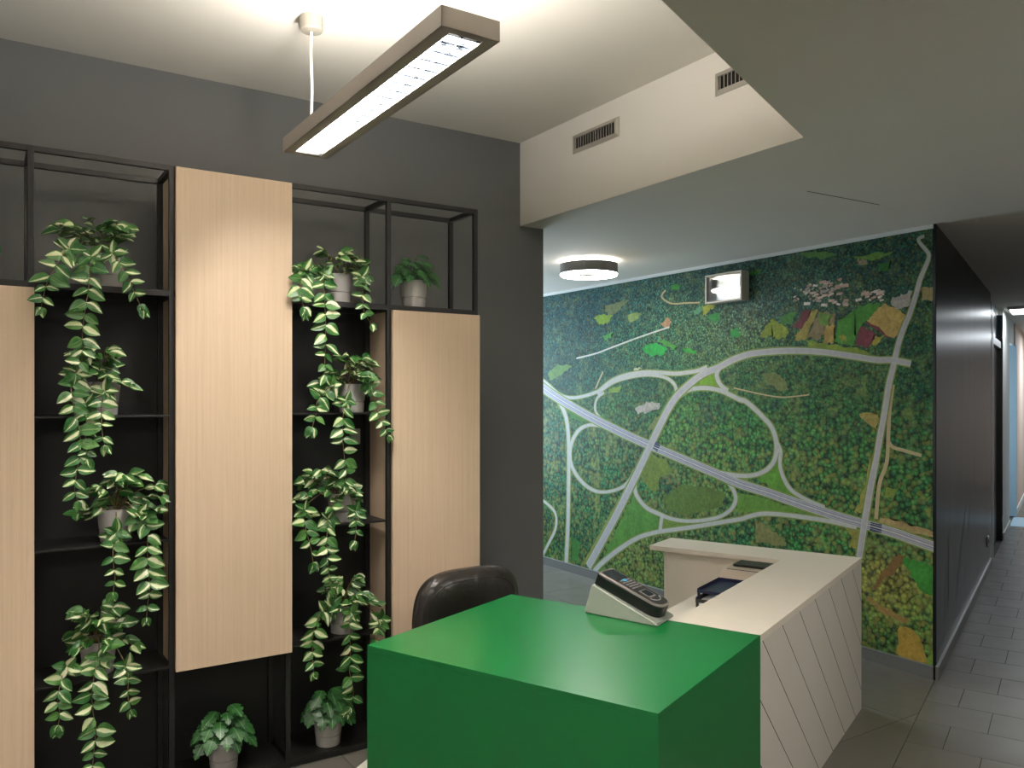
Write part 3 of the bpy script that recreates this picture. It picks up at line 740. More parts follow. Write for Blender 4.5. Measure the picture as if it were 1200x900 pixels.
mural = empty('mural', (XM, 4.6, 0.07), label='large aerial photo mural of a green landscape with a motorway junction on the back wall', cat='mural')
Y1, Y2, Zb, Zt = 2.487, 7.15, 0.0755, 2.468
def mural_local(y, z, lift):
    return (-0.0015 - lift, y - 4.6, z - 0.07)
def tint_at(y, z):
    # base tone: cool and dark towards the far top, warmer to the near bottom
    t = max(0, min(1, (z - 0.1) / 2.3)); s = max(0, min(1, (y - 2.5) / 3.7))
    base = [Vector((70, 108, 46)), Vector((46, 92, 56)), Vector((30, 74, 54))]
    c = base[0].lerp(base[1], min(1, t * 1.4)).lerp(base[2], t * 0.5 + s * 0.25)
    acc = c * 0.35; wsum = 0.35
    for (by, bz), (ry, rz), col in BLOBS:
        q = ((y - by) / ry) ** 2 + ((z - bz) / rz) ** 2
        if q < 6:
            wgt = math.exp(-q * 1.3) * 1.6
            acc = acc + Vector(col) * wgt; wsum += wgt
    return acc / wsum
bm = bmesh.new()
NY, NZ = 150, 80
grid = []
for j in range(NZ + 1):
    grid.append([bm.verts.new(mural_local(Y1 + (Y2 - Y1) * i / NY, Zb + (Zt - Zb) * j / NZ, 0)) for i in range(NY + 1)])
for j in range(NZ):
    for i in range(NY):
        bm.faces.new((grid[j][i], grid[j + 1][i], grid[j + 1][i + 1], grid[j][i + 1]))
bmv = [v for row in grid for v in row]
# thin board edge so that the print has a body
cl = bm.loops.layers.float_color.new('tint')
cache = {}
for v in bmv:
    y = v.co.y + 4.6; z = v.co.z + 0.07
    cache[v] = lin(tint_at(y, z))
for f in bm.faces:
    for l in f.loops: l[cl] = cache[l.vert]
# fields
def flat(bm, pts, lift, mi, col=None):
    vs = [bm.verts.new(mural_local(min(max(p[0], Y1), Y2), min(max(p[1], Zb), Zt), lift)) for p in pts]
    f = bm.faces.new(vs); f.material_index = mi
    for l in f.loops: l[cl] = lin(col) if col else (1, 1, 1, 1)
    return f
rng = random.Random(5)
for col, pts in FIELDS:
    cyc = [Vector((p[0], p[1], 0)) for p in pts]
    n = len(cyc); sm = []
    round_it = n > 4 and sum(1 for c_ in [col] if c_[1] > c_[0] or n > 5)
    for i in range(n):
        a, b = cyc[i], cyc[(i + 1) % n]
        for k in range(5):
            p = a.lerp(b, k / 5)
            if 0 < k: p = p + Vector((rng.uniform(-1, 1), rng.uniform(-1, 1), 0)) * 0.011
            sm.append((p.x, p.y))
    tris = flat(bm, sm, 0.0003 + rng.random() * 0.0001, 1, col)
# ploughed lines in the two maroon plots and village roofs
for (vy, vz) in VILLAGE:
    a = rng.uniform(0, pi); s = rng.uniform(0.012, 0.024); h = s * 0.55
    cs, sn = cos(a) , sin(a) * 0.5
    pts = [(vy + dx * s * cs - dy * h * sn, vz + dx * s * sn * 0.6 + dy * h * cs * 0.7) for dx, dy in ((-1, -1), (1, -1), (1, 1), (-1, 1))]
    flat(bm, pts, 0.0006 + rng.random() * 0.0002, 1, rng.choice([(190, 160, 145), (205, 180, 165), (175, 140, 125), (160, 150, 140), (215, 205, 195)]))
def ribbon(bm, cps, scale, lift, mi, shift=0.0):
    sp = spline([(p[0], p[1], p[2]) for p in cps], 7)
    L, R = [], []
    for i, p in enumerate(sp):
        t = sp[min(i + 1, len(sp) - 1)] - sp[max(i - 1, 0)]
        t = Vector((t.x, t.y)).normalized(); nn = Vector((-t.y, t.x))
        q = Vector((p.x, p.y)) + nn * shift * p.z
        hw = p.z * scale / 2
        L.append(q + nn * hw); R.append(q - nn * hw)
    for i in range(len(sp) - 1):
        quad = [L[i], L[i + 1], R[i + 1], R[i]]
        ys = [q.x for q in quad]; zs = [q.y for q in quad]
        if max(ys) > Y2 or min(ys) < Y1 - 0.02 or max(zs) > Zt or min(zs) < Zb - 0.03: continue
        try: flat(bm, [(q.x, q.y) for q in quad], lift, mi)
        except ValueError: pass
for i, (kind, cps) in enumerate(ROADS):
    z_ = 0.0010 + i * 0.00004
    if kind == 'highway':
        ribbon(bm, cps, 1.2, z_ - 0.0003, 7); ribbon(bm, cps, 0.92, z_, 2); ribbon(bm, cps, 0.74, z_ + 0.00002, 4)
        ribbon(bm, cps, 0.09, z_ + 0.0001, 6); ribbon(bm, cps, 0.03, z_ + 0.0001, 6, 0.25); ribbon(bm, cps, 0.03, z_ + 0.0001, 6, -0.25)
    elif kind == 'road':
        ribbon(bm, cps, 1.2, z_ - 0.0003, 7); ribbon(bm, cps, 0.82, z_, 2); ribbon(bm, cps, 0.56, z_ + 0.0001, 3)
    elif kind == 'ramp':
        ribbon(bm, cps, 1.15, z_ - 0.0005, 7); ribbon(bm, cps, 0.74, z_, 2)
    elif kind == 'shade':
        ribbon(bm, cps, 1.0, z_, 8)
    elif kind == 'dirt':
        ribbon(bm, cps, 1.0, z_ - 0.0004, 5)
    else:
        ribbon(bm, cps, 1.0, z_, 6)
bmesh.ops.triangulate(bm, faces=[f for f in bm.faces if len(f.verts) > 4])
me = bpy.data.meshes.new('print')
for f in bm.faces:
    if f.normal.x > 0: f.normal_flip()
bm.to_mesh(me); bm.free()
for k in ('forest', 'field', 'p_ramp', 'p_road', 'p_high', 'p_dirt', 'p_pale', 'p_edge', 'p_dark'): me.materials.append(M[k])
obj('print', me, None, mural)
obj('backing_board', box((-0.0014, Y1 - 4.6, Zb - 0.07), (-0.0001, Y2 - 4.6, Zt - 0.07)), M['white_wall'], mural)

# light trails on the dark print
nm = empty('dark_mural', cdp(4.995, 0.611), TC, label='dark glossy night print with faint light trails covering the corridor wall', cat='mural')
obj('print', box((0.0, -0.002, 0.082), (3.62, 0.0015, 2.489)), M['night'], nm)
def trail(name, pts, wd, m):
    bm = bmesh.new(); vs = []
    sp = spline([(p[0], 0, p[1]) for p in pts], 6)
    for i, p in enumerate(sp):
        h = wd * (0.25 + 0.75 * sin(pi * min(1, (i + 1) / len(sp))))
        vs.append((bm.verts.new((p.x - h, -0.0030, p.z)), bm.verts.new((p.x + h, -0.0030, p.z))))
    for a, b in zip(vs, vs[1:]): bm.faces.new((a[0], a[1], b[1], b[0]))
    obj(name, bm, m, nm)
trail('light_trail', [(0.85, 0.14), (1.05, 0.40), (1.40, 0.70), (1.75, 0.98)], 0.012, M['trail'])
trail('light_trail', [(1.30, 0.20), (1.60, 0.55), (2.0, 0.9), (2.4, 1.4)], 0.008, M['trail'])
trail('light_trail', [(0.34, 0.12), (0.36, 0.40), (0.42, 0.62)], 0.008, M['trail_gold'])
trail('light_trail', [(0.50, 0.25), (0.54, 0.50), (0.52, 0.72)], 0.010, M['trail_gold'])
so = empty('power_socket', cdp(8.25, 0.609, 0.24), TC, label='small silver wall socket low on the dark corridor wall', cat='socket')
obj('plate', box((-0.045, -0.012, 0), (0.045, 0, 0.09), 0.004), M['chrome'], so)
obj('insert', lathe([(0.0, 0.0), (0.022, 0.0), (0.022, 0.004), (0.0, 0.004)], 20, mat=Matrix.Translation((0, -0.012, 0.045)) @ Matrix.Rotation(pi / 2, 4, 'X')), M['plastic_grey'], so)

# ------------------------------------------------------------------ emergency light on the mural
el = empty('emergency_light', (XM - 0.004, 3.94, 2.20), label='square framed emergency light with a shiny reflector mounted on the mural', cat='lamp')
bm = bmesh.new()
for lo, hi in (((-0.075, -0.165, 0), (0, -0.150, 0.2)), ((-0.075, 0.150, 0), (0, 0.165, 0.2)), ((-0.075, -0.150, 0), (0, 0.150, 0.013)), ((-0.075, -0.150, 0.187), (0, 0.150, 0.2))):
    bx(bm, lo, hi)
obj('frame', bm, M['vent'], el)
obj('reflector', box((-0.020, -0.150, 0.013), (-0.002, 0.150, 0.187)), M['reflector'], el)
obj('cover_pane', box((-0.066, -0.150, 0.013), (-0.063, 0.150, 0.187)), M['glass'], el)

# ------------------------------------------------------------------ ring ceiling lamp
rl = empty('ring_lamp', (3.565, 4.485, ZL - 0.105), label='round ring ceiling lamp glowing near the mural', cat='lamp')
ro, ri = 0.200, 0.095
obj('ring_body', lathe([(ro, 0.012), (ro, 0.082), (ri, 0.082), (ri, 0.012), (ri + 0.004, 0.012), (ri + 0.004, 0.078), (ro - 0.004, 0.078), (ro - 0.004, 0.012), (ro, 0.012)], 64), M['ring_body'], rl, smooth=False)
obj('diffuser', lathe([(ro - 0.001, 0.012), (ro - 0.006, 0.0), (ri + 0.006, 0.0), (ri + 0.001, 0.012), (ro - 0.001, 0.012)], 64), M['emit_ring'], rl)
obj('upper_glow_ring', lathe([(ro - 0.02, 0.083), (ro - 0.02, 0.087), (ri + 0.03, 0.087), (ri + 0.03, 0.083), (ro - 0.02, 0.083)], 64), M['emit_ring'], rl)
bm = lathe([(0.0, 0.083), (0.05, 0.083), (0.05, 0.105), (0.0, 0.105)], 24); bx(bm, (-0.12, -0.01, 0.083), (0.12, 0.01, 0.093))
obj('ceiling_mount', bm, M['ring_body'], rl)

# ceiling panel far down the corridor
cp = empty('ceiling_panel_lamp', cdp(10.4, 0.36, ZL - 0.03), TC, label='small bright square ceiling lamp far down the corridor', cat='lamp')
obj('frame', box((-0.32, -0.2, 0.0), (0.32, 0.2, 0.03), 0.004), M['white_wall'], cp)
obj('diffuser', box((-0.30, -0.18, -0.003), (0.30, 0.18, 0.001)), M['emit_panel'], cp)

# ------------------------------------------------------------------ air vents in the drop face
def vent(yc, lab):
    v = empty('air_vent', (XN - 0.006, yc, 2.767), label=lab, cat='vent', group='air vents in the white drop face')
    w2, h = 0.178, 0.092
    bm = bmesh.new()
    # bevelled frame
    o_ = [(-w2, 0), (w2, 0), (w2, h), (-w2, h)]; i_ = [(-w2 + 0.022, 0.018), (w2 - 0.022, 0.018), (w2 - 0.022, h - 0.018), (-w2 + 0.022, h - 0.018)]
    O = [bm.verts.new((-0.003, y, z)) for y, z in o_]; I = [bm.verts.new((-0.011, y, z)) for y, z in i_]; Bk = [bm.verts.new((-0.0005, y, z)) for y, z in i_]; W = [bm.verts.new((0, y, z)) for y, z in o_]
    for k in range(4):
        j = (k + 1) % 4
        bm.faces.new((O[k], O[j], I[j], I[k])); bm.faces.new((I[k], I[j], Bk[j], Bk[k])); bm.faces.new((W[k], W[j], O[j], O[k]))
    obj('frame', bm, M['vent'], v)
    obj('backing', box((-0.0008, -w2 + 0.02, 0.016), (-0.0002, w2 - 0.02, h - 0.016)), M['recess'], v)
    bm = box((-0.0012, -0.0012, 0.018), (0.0012, 0.0012, h - 0.018))
    fin = None
    n = 16
    for k in range(n):
        y = -w2 + 0.03 + (2 * w2 - 0.06) * k / (n - 1)
        if fin is None:
            bm2 = box((-0.005, -0.0012, 0.018), (0.005, 0.0012, h - 0.018)); fin = obj('fin', bm2, M['vent'], v, loc=(-0.0055, y, 0)); f = fin
            bm.free()
        else: f = obj('fin', fin.data, None, v, loc=(-0.0055, y, 0))
        f.rotation_euler = (0, 0, radians(rng.choice([25, 35, 40, 50])))
vent(3.115, 'white louvred air vent on the drop face, nearer the grey wall')
vent(2.163, 'white louvred air vent on the drop face, cut off by the low ceiling edge')

# ------------------------------------------------------------------ pendant lamp
pl = empty('pendant_lamp', (1.028, 2.375, 2.449), label='long grey pendant lamp with a bright mirror louvre hanging from the upper ceiling', cat='lamp')
hx, hy, hh = 0.084, 0.615, 0.052
bm = bmesh.new()
bx(bm, (-hx, -hy, 0), (-hx + 0.004, hy, hh)); bx(bm, (hx - 0.004, -hy, 0), (hx, hy, hh))
bx(bm, (-hx, -hy, 0), (hx, -hy + 0.004, hh)); bx(bm, (-hx, hy - 0.004, 0), (hx, hy, hh))
bx(bm, (-hx, -hy, 0), (-0.048, hy, 0.003)); bx(bm, (0.048, -hy, 0), (hx, hy, 0.003))
bx(bm, (-0.048, -hy, 0), (0.048, -hy + 0.025, 0.003)); bx(bm, (-0.048, hy - 0.025, 0), (0.048, hy, 0.003))
obj('housing', bm, M['lamp_body'], pl)
bm = bmesh.new()
bx(bm, (-0.05, -hy + 0.02, 0.003), (-0.047, hy - 0.02, 0.040)); bx(bm, (0.047, -hy + 0.02, 0.003), (0.05, hy - 0.02, 0.040))
bx(bm, (-0.05, -hy + 0.02, 0.040), (0.05, hy - 0.02, 0.042))
obj('reflector', bm, M['mirror'], pl)
n = 19; bl = None
for k in range(n):
    y = -hy + 0.045 + (2 * hy - 0.09) * k / (n - 1)
    if bl is None:
        bm = bmesh.new(); bx(bm, (-0.047, -0.0012, 0.004), (0.047, 0.0012, 0.014)); bx(bm, (-0.047, -0.0045, 0.014), (0.047, 0.0045, 0.022)); bl = obj('louvre_blade', bm, M['blade'], pl, loc=(0, y, 0)); f = bl
    else: f = obj('louvre_blade', bl.data, None, pl, loc=(0, y, 0))
obj('louvre_spine', box((-0.001, -hy + 0.03, 0.004), (0.001, hy - 0.03, 0.022)), M['mirror'], pl)
for sx in (-1, 1):
    obj('light_tube', tube([(sx * 0.024, -hy + 0.06, 0.032), (sx * 0.024, hy - 0.06, 0.032)], 0.0075, 12), M['emit_down'], pl)
obj('upper_tube', box((-0.035, -hy + 0.10, hh - 0.006), (0.035, hy - 0.34, hh - 0.002)), M['emit_up'], pl)
cy = 2.938 - 2.375
obj('ceiling_cup', lathe([(0.0, 0.4445), (0.016, 0.4445), (0.039, 0.447), (0.042, 0.451), (0.042, 0.5), (0.0, 0.5)], 40), M['lamp_cup'], pl, loc=(0.006, cy, 0))
obj('cord', tube(spline([(0.006, cy, 0.45), (0.004, cy, 0.36), (0.009, cy + 0.003, 0.25), (0.006, cy, 0.15), (0.002, cy, 0.09), (0.0, cy - 0.02, 0.056)], 5), 0.0052, 10), M['cord'], pl, smooth=True)
for a, b in (((0.002, cy, 0.10), (-0.06, cy - 0.01, 0.052)), ((0.002, cy, 0.10), (0.06, cy - 0.01, 0.052)), ((0.0, -hy + 0.02, 0.05), (0.0, -hy + 0.02, 0.5))):
    obj('suspension_wire', tube([a, b], 0.001, 6), M['chrome'], pl)

def copy_tree(o, parent=None):
    c = o.copy(); COL.objects.link(c); c.parent = parent
    for q in [x for x in bpy.data.objects if x.parent == o]: copy_tree(q, c)
    return c
pl2 = copy_tree(pl); pl2.location.x = -1.5; pl2.location.y = 2.0  # unseen copy added to fill the room with light
pl2['label'] = 'added fill copy of the long grey pendant lamp over the left part of the room, outside the frame'
# ------------------------------------------------------------------ shelving unit
YF, YB = 3.365, 3.625
POST = [-0.76, -0.30, 0.160, 0.630, 1.085, 1.541, 1.991]
LV = [0.030, 0.500, 0.990, 1.470, 1.950]
TOP = 2.440
su = empty('shelving_unit', (0.6, YF, 0), label='tall black steel shelving frame standing along the grey wall', cat='shelf')
def sl(x, y, z): return (x - 0.6, y - YF, z)
P2 = 0.010
for i, x in enumerate(POST):
    obj('post', box(sl(x - P2, YF, 0), sl(x + P2, YF + 0.02, TOP), 0.001), M['black_metal'], su)
    obj('post', box(sl(x - P2, YB - 0.02, 0), sl(x + P2, YB, TOP), 0.001), M['black_metal'], su)
    for z in (TOP - 0.02, 0.004, 1.935):
        obj('side_rail', box(sl(x - P2, YF + 0.02, z), sl(x + P2, YB - 0.02, z + 0.02)), M['black_metal'], su)
x0, x1 = POST[0] - P2, POST[-1] + P2
for z in (TOP - 0.02, 0.004):
    obj('front_rail', box(sl(x0, YF + 0.0005, z), sl(x1, YF + 0.0195, z + 0.02)), M['black_metal'], su)
    obj('rear_rail', box(sl(x0, YB - 0.0195, z), sl(x1, YB - 0.0005, z + 0.02)), M['black_metal'], su)
kind = ['open', 'cab', 'open', 'tall', 'open', 'cab']
for i in range(6):
    a, b = POST[i] + P2, POST[i + 1] - P2
    obj('front_rail', box(sl(a, YF + 0.001, 1.935), sl(b, YF + 0.019, 1.955)), M['black_metal'], su)
    obj('rear_rail', box(sl(a, YB - 0.019, 1.935), sl(b, YB - 0.001, 1.955)), M['black_metal'], su)
    obj('back_panel', box(sl(a - 0.008, YB - 0.002, 0.02), sl(b + 0.008, YB + 0.006, 1.95)), M['black_board'], su)
    obj('base_board', box(sl(a, YF + 0.004, 0.022), sl(b, YB - 0.003, 0.030)), M['black_metal'], su)
    obj('shelf_board', box(sl(a, YF + 0.003, 1.9555), sl(b, YB - 0.003, 1.9585)), M['black_metal'], su)
    if kind[i] == 'open':
        for z in LV[1:4]:
            obj('shelf_board', box(sl(a, YF + 0.002, z), sl(b, YB - 0.003, z + 0.008), 0.001), M['black_metal'], su)
            obj('shelf_bracket', box(sl(a, YF + 0.02, z - 0.012), sl(a + 0.012, YB - 0.02, z)), M['black_metal'], su)
# cabinets hung in the frame: pale wooden boxes with one flush door
def cabinet(i, z0, z1, lab):
    a, b = POST[i] + P2 + 0.001, POST[i + 1] - P2 - 0.001
    c = empty('wall_cabinet', ((a + b) / 2, YF + 0.002, z0), label=lab, cat='cabinet', group='pale wooden cabinets in the shelving')
    hw = (b - a) / 2; h = z1 - z0; dp = YB - YF - 0.024
    obj('side_panel', box((-hw, 0.018, 0), (-hw + 0.016, dp, h)), M['wood'], c)
    obj('side_panel', box((hw - 0.016, 0.018, 0), (hw, dp, h)), M['wood'], c)
    obj('top_panel', box((-hw + 0.016, 0.018, h - 0.016), (hw - 0.016, dp, h)), M['wood'], c)
    obj('bottom_panel', box((-hw + 0.016, 0.018, 0), (hw - 0.016, dp, 0.016)), M['wood'], c)
    dx = 0.0
    obj('door', box((-hw - 0.0, -0.022, -0.002), (hw + 0.021, -0.003, h + 0.002), 0.001), M['wood'], c)
cabinet(1, 0.03, 1.932, 'wooden shelving cabinet at the left edge of the view, mostly cut off')
cabinet(3, 0.49, 2.432, 'tallest pale wooden cabinet door between the two open bays of trailing plants')
cabinet(5, 0.03, 1.932, 'pale wooden cabinet at the right end of the shelving, behind the black chair')
# low plate on the back of the second open bay
ps = empty('power_socket', (1.482, YB - 0.004, 1.325), label='small pale grey square box on the black shelf back, half hidden by a vine', cat='socket')
obj('plate', box((-0.024, -0.014, 0), (0.024, 0, 0.072), 0.003), M['socket'], ps)
obj('insert', box((-0.014, -0.016, 0.02), (0.014, -0.0135, 0.052), 0.001), M['socket'], ps)

# ------------------------------------------------------------------ plants
def leaf_mesh(name, m, wide=0.27, curl=0.22, fold=0.10, tipp=0.8, twist=0.0):
    bm = bmesh.new(); uvl = bm.loops.layers.uv.new('UVMap')
    NV, NU = 7, 4
    rows = []
    for j in range(NV + 1):
        v = j / NV
        hwid = wide * (sin(pi * v ** tipp) ** 0.75) * (1 - 0.15 * v) if 0 < v < 1 else 0
        row = []
        for i in range(NU + 1):
            u = i / NU * 2 - 1
            x = u * hwid; z = fold * abs(u) * hwid * 2 - curl * v * v + 0.05 * sin(v * 7 + u * 2) * hwid * 2 + twist * u * hwid * v
            row.append((bm.verts.new((x, v, z)) if (hwid > 0 or i == 0) else None, (i / NU, v)))
        if hwid == 0: row = [(row[0][0], (k / NU, v)) for k in range(NU + 1)]
        rows.append(row)
    for j in range(NV):
        for i in range(NU):
            q = [rows[j][i], rows[j][i + 1], rows[j + 1][i + 1], rows[j + 1][i]]
            vs = []; uv = []
            for vert, t in q:
                if vert not in vs: vs.append(vert); uv.append(t)
            if len(vs) < 3: continue
            f = bm.faces.new(vs); f.smooth = True
            for l, t in zip(f.loops, uv): l[uvl].uv = t
    me = bpy.data.meshes.new(name); bm.to_mesh(me); bm.free(); me.materials.append(m)
    return me
LEAVES = [leaf_mesh('leaf', M['leaf'], 0.34, 0.20, 0.12), leaf_mesh('leaf', M['leaf'], 0.38, 0.26, 0.08, 0.75), leaf_mesh('leaf', M['leaf'], 0.32, 0.12, 0.2, 0.8, 0.4), leaf_mesh('leaf', M['leaf'], 0.36, 0.05, 0.15, 0.75, -0.4)]

def split_leaf_mesh():
    bm = bmesh.new(); uvl = bm.loops.layers.uv.new('UVMap')
    # lobed outline per side: midrib strip plus fingers
    NV = 9
    def half(side):
        for j in range(NV):
            v0 = j / NV; v1 = (j + 1) / NV
            def hw(v): return 0.44 * (sin(pi * min(1, (v * 0.93 + 0.07)) ** 0.72) ** 0.8)
            cut = 0.72 if j in (3, 6) else 1.0
            w0, w1 = hw(v0), hw(v1)
            drop = 0.10
            pts = [(0, v0), (side * w0 * cut * 0.5, v0 + drop * 0.4 * cut), (side * w0 * cut, v0 + drop * cut * 0.9), (side * w1 * cut * (0.96 if cut == 1 else 1), v1 + drop * cut), (side * w1 * cut * 0.5, v1 + drop * 0.4 * cut), (0, v1)]
            vs = []
            for x, y in pts:
                z = 0.16 * abs(x) - 0.30 * y * y - 0.5 * x * x
                vs.append(bm.verts.new((x, y * 0.92, z)))
            f = bm.faces.new(vs if side > 0 else vs[::-1]); f.smooth = True
            ps = pts if side > 0 else pts[::-1]
            for l, (x, y) in zip(f.loops, ps): l[uvl].uv = (x + 0.5, y)
    half(1); half(-1)
    bmesh.ops.remove_doubles(bm, verts=bm.verts[:], dist=0.004)
    me = bpy.data.meshes.new('leaf'); bm.to_mesh(me); bm.free(); me.materials.append(M['split_leaf'])
    return me
SPLIT = split_leaf_mesh()

def leaf_matrix(pos, d, n, s, sw=1.0):
    d = d.normalized(); x = d.cross(n).normalized(); n = x.cross(d)
    m = Matrix(((x.x * s * sw, d.x * s, n.x * s, pos.x), (x.y * s * sw, d.y * s, n.y * s, pos.y), (x.z * s * sw, d.z * s, n.z * s, pos.z), (0, 0, 0, 1)))
    return m
def add_leaf(parent, base, pos, d, n, s, mesh, sw=1.0):
    o = bpy.data.objects.new('leaf', mesh); COL.objects.link(o)
    o.parent = parent; o.matrix_basis = leaf_matrix(pos - base, d, n, s, sw)
    return o

pot_me = None
def add_pot(parent):
    global pot_me, soil_me
    if pot_me is None:
        prof = [(0.0, 0.0), (0.050, 0.0), (0.0525, 0.002), (0.0555, 0.043), (0.0520, 0.0445), (0.0520, 0.0475), (0.0568, 0.049), (0.0635, 0.118), (0.0650, 0.122), (0.0650, 0.125), (0.0615, 0.125), (0.058, 0.105), (0.0, 0.105)]
        o = obj('pot', lathe(prof, 56), M['pot'], parent); pot_me = o.data
        o2 = obj('soil', lathe([(0.0, 0.106), (0.0595, 0.106), (0.0, 0.114)], 24), M['soil'], parent); soil_me = o2.data
    else:
        obj('pot', pot_me, None, parent); obj('soil', soil_me, None, parent)

PLANTS = {
  'P1': ((0.413, 3.45, 1.958), (0.375, 3.42, 2.132, 0.173, 0.053), [[(0.283,3.36,2.086),(0.25,3.325,2.04),(0.221,3.31,1.985),(0.204,3.31,1.938),(0.189,3.31,1.863)],[(0.349,3.36,2.072),(0.342,3.325,1.979),(0.333,3.31,1.907),(0.323,3.31,1.836),(0.317,3.31,1.767),(0.317,3.31,1.697),(0.316,3.31,1.683),(0.293,3.31,1.632)],[(0.415,3.36,2.084),(0.443,3.325,2.04),(0.468,3.31,1.993),(0.485,3.31,1.941),(0.515,3.31,1.877)]]),
  'P2': ((0.398, 3.45, 1.478), (0.381, 3.42, 1.628, 0.118, 0.078), [[(0.304,3.36,1.641),(0.283,3.325,1.59),(0.287,3.31,1.533),(0.29,3.31,1.497),(0.306,3.31,1.44),(0.312,3.31,1.354),(0.3,3.31,1.283),(0.293,3.31,1.219),(0.303,3.31,1.176)],[(0.396,3.36,1.576),(0.382,3.325,1.51),(0.38,3.31,1.446),(0.383,3.31,1.402),(0.39,3.31,1.373)],[(0.33,3.36,1.532),(0.33,3.325,1.46),(0.328,3.31,1.389),(0.335,3.31,1.324)]]),
  'P3': ((0.443, 3.45, 0.998), (0.462, 3.42, 1.158, 0.173, 0.078), [[(0.505,3.36,1.105),(0.537,3.325,1.059),(0.534,3.31,1.007),(0.534,3.31,0.953),(0.534,3.31,0.9),(0.542,3.31,0.838),(0.534,3.31,0.772),(0.531,3.31,0.725)],[(0.434,3.36,1.05),(0.42,3.325,0.996),(0.418,3.31,0.939),(0.424,3.31,0.886),(0.418,3.31,0.834)]]),
  'P4': ((0.384, 3.45, 0.508), (0.372, 3.42, 0.654, 0.146, 0.092), [[(0.274,3.36,0.583),(0.25,3.325,0.529),(0.24,3.31,0.475),(0.246,3.31,0.427),(0.24,3.31,0.375)],[(0.376,3.36,0.6),(0.359,3.325,0.543),(0.348,3.31,0.481),(0.351,3.31,0.412),(0.361,3.31,0.348),(0.355,3.31,0.274),(0.351,3.31,0.22),(0.348,3.31,0.166)],[(0.465,3.36,0.549),(0.47,3.325,0.502),(0.467,3.31,0.443),(0.477,3.31,0.392)]]),
  'R1': ((1.334, 3.45, 1.958), (1.292, 3.42, 2.104, 0.182, 0.057), [[(1.152,3.36,2.083),(1.124,3.325,2.026),(1.12,3.31,1.98),(1.125,3.31,1.949),(1.135,3.31,1.899)],[(1.231,3.36,2.077),(1.225,3.325,2.001),(1.223,3.31,1.923),(1.226,3.31,1.854),(1.226,3.31,1.777),(1.223,3.31,1.714),(1.223,3.31,1.637)],[(1.403,3.36,2.078),(1.395,3.325,2.014),(1.389,3.31,1.966),(1.399,3.31,1.914),(1.431,3.31,1.863)]]),
  'R2': ((1.398, 3.45, 1.478), (1.370, 3.42, 1.641, 0.155, 0.071), [[(1.27,3.36,1.602),(1.219,3.325,1.559),(1.189,3.31,1.524),(1.183,3.31,1.47),(1.165,3.31,1.411)],[(1.334,3.36,1.535),(1.311,3.325,1.487),(1.302,3.31,1.42),(1.302,3.31,1.36),(1.308,3.31,1.299),(1.315,3.31,1.226),(1.308,3.31,1.166)],[(1.433,3.36,1.61),(1.451,3.325,1.547),(1.458,3.31,1.485),(1.478,3.31,1.442),(1.512,3.31,1.379)]]),
  'R3': ((1.354, 3.45, 0.998), (1.253, 3.42, 1.130, 0.155, 0.085), [[(1.152,3.36,1.081),(1.143,3.325,1.01),(1.16,3.31,0.929),(1.173,3.31,0.852)],[(1.251,3.36,1.035),(1.238,3.325,0.976),(1.232,3.31,0.896),(1.239,3.31,0.813),(1.249,3.31,0.735)],[(1.375,3.36,1.058),(1.367,3.325,1.01),(1.361,3.31,0.961),(1.354,3.31,0.923)]]),
  'R4': ((1.358, 3.45, 0.508), (1.358, 3.42, 0.647, 0.164, 0.085), [[(1.271,3.36,0.655),(1.221,3.325,0.643),(1.189,3.31,0.617),(1.171,3.31,0.55),(1.169,3.31,0.481),(1.175,3.31,0.402)],[(1.356,3.36,0.625),(1.337,3.325,0.555),(1.336,3.31,0.461),(1.331,3.31,0.382),(1.35,3.31,0.28),(1.327,3.31,0.214)],[(1.488,3.36,0.57),(1.473,3.325,0.525),(1.451,3.31,0.478)]]),
}

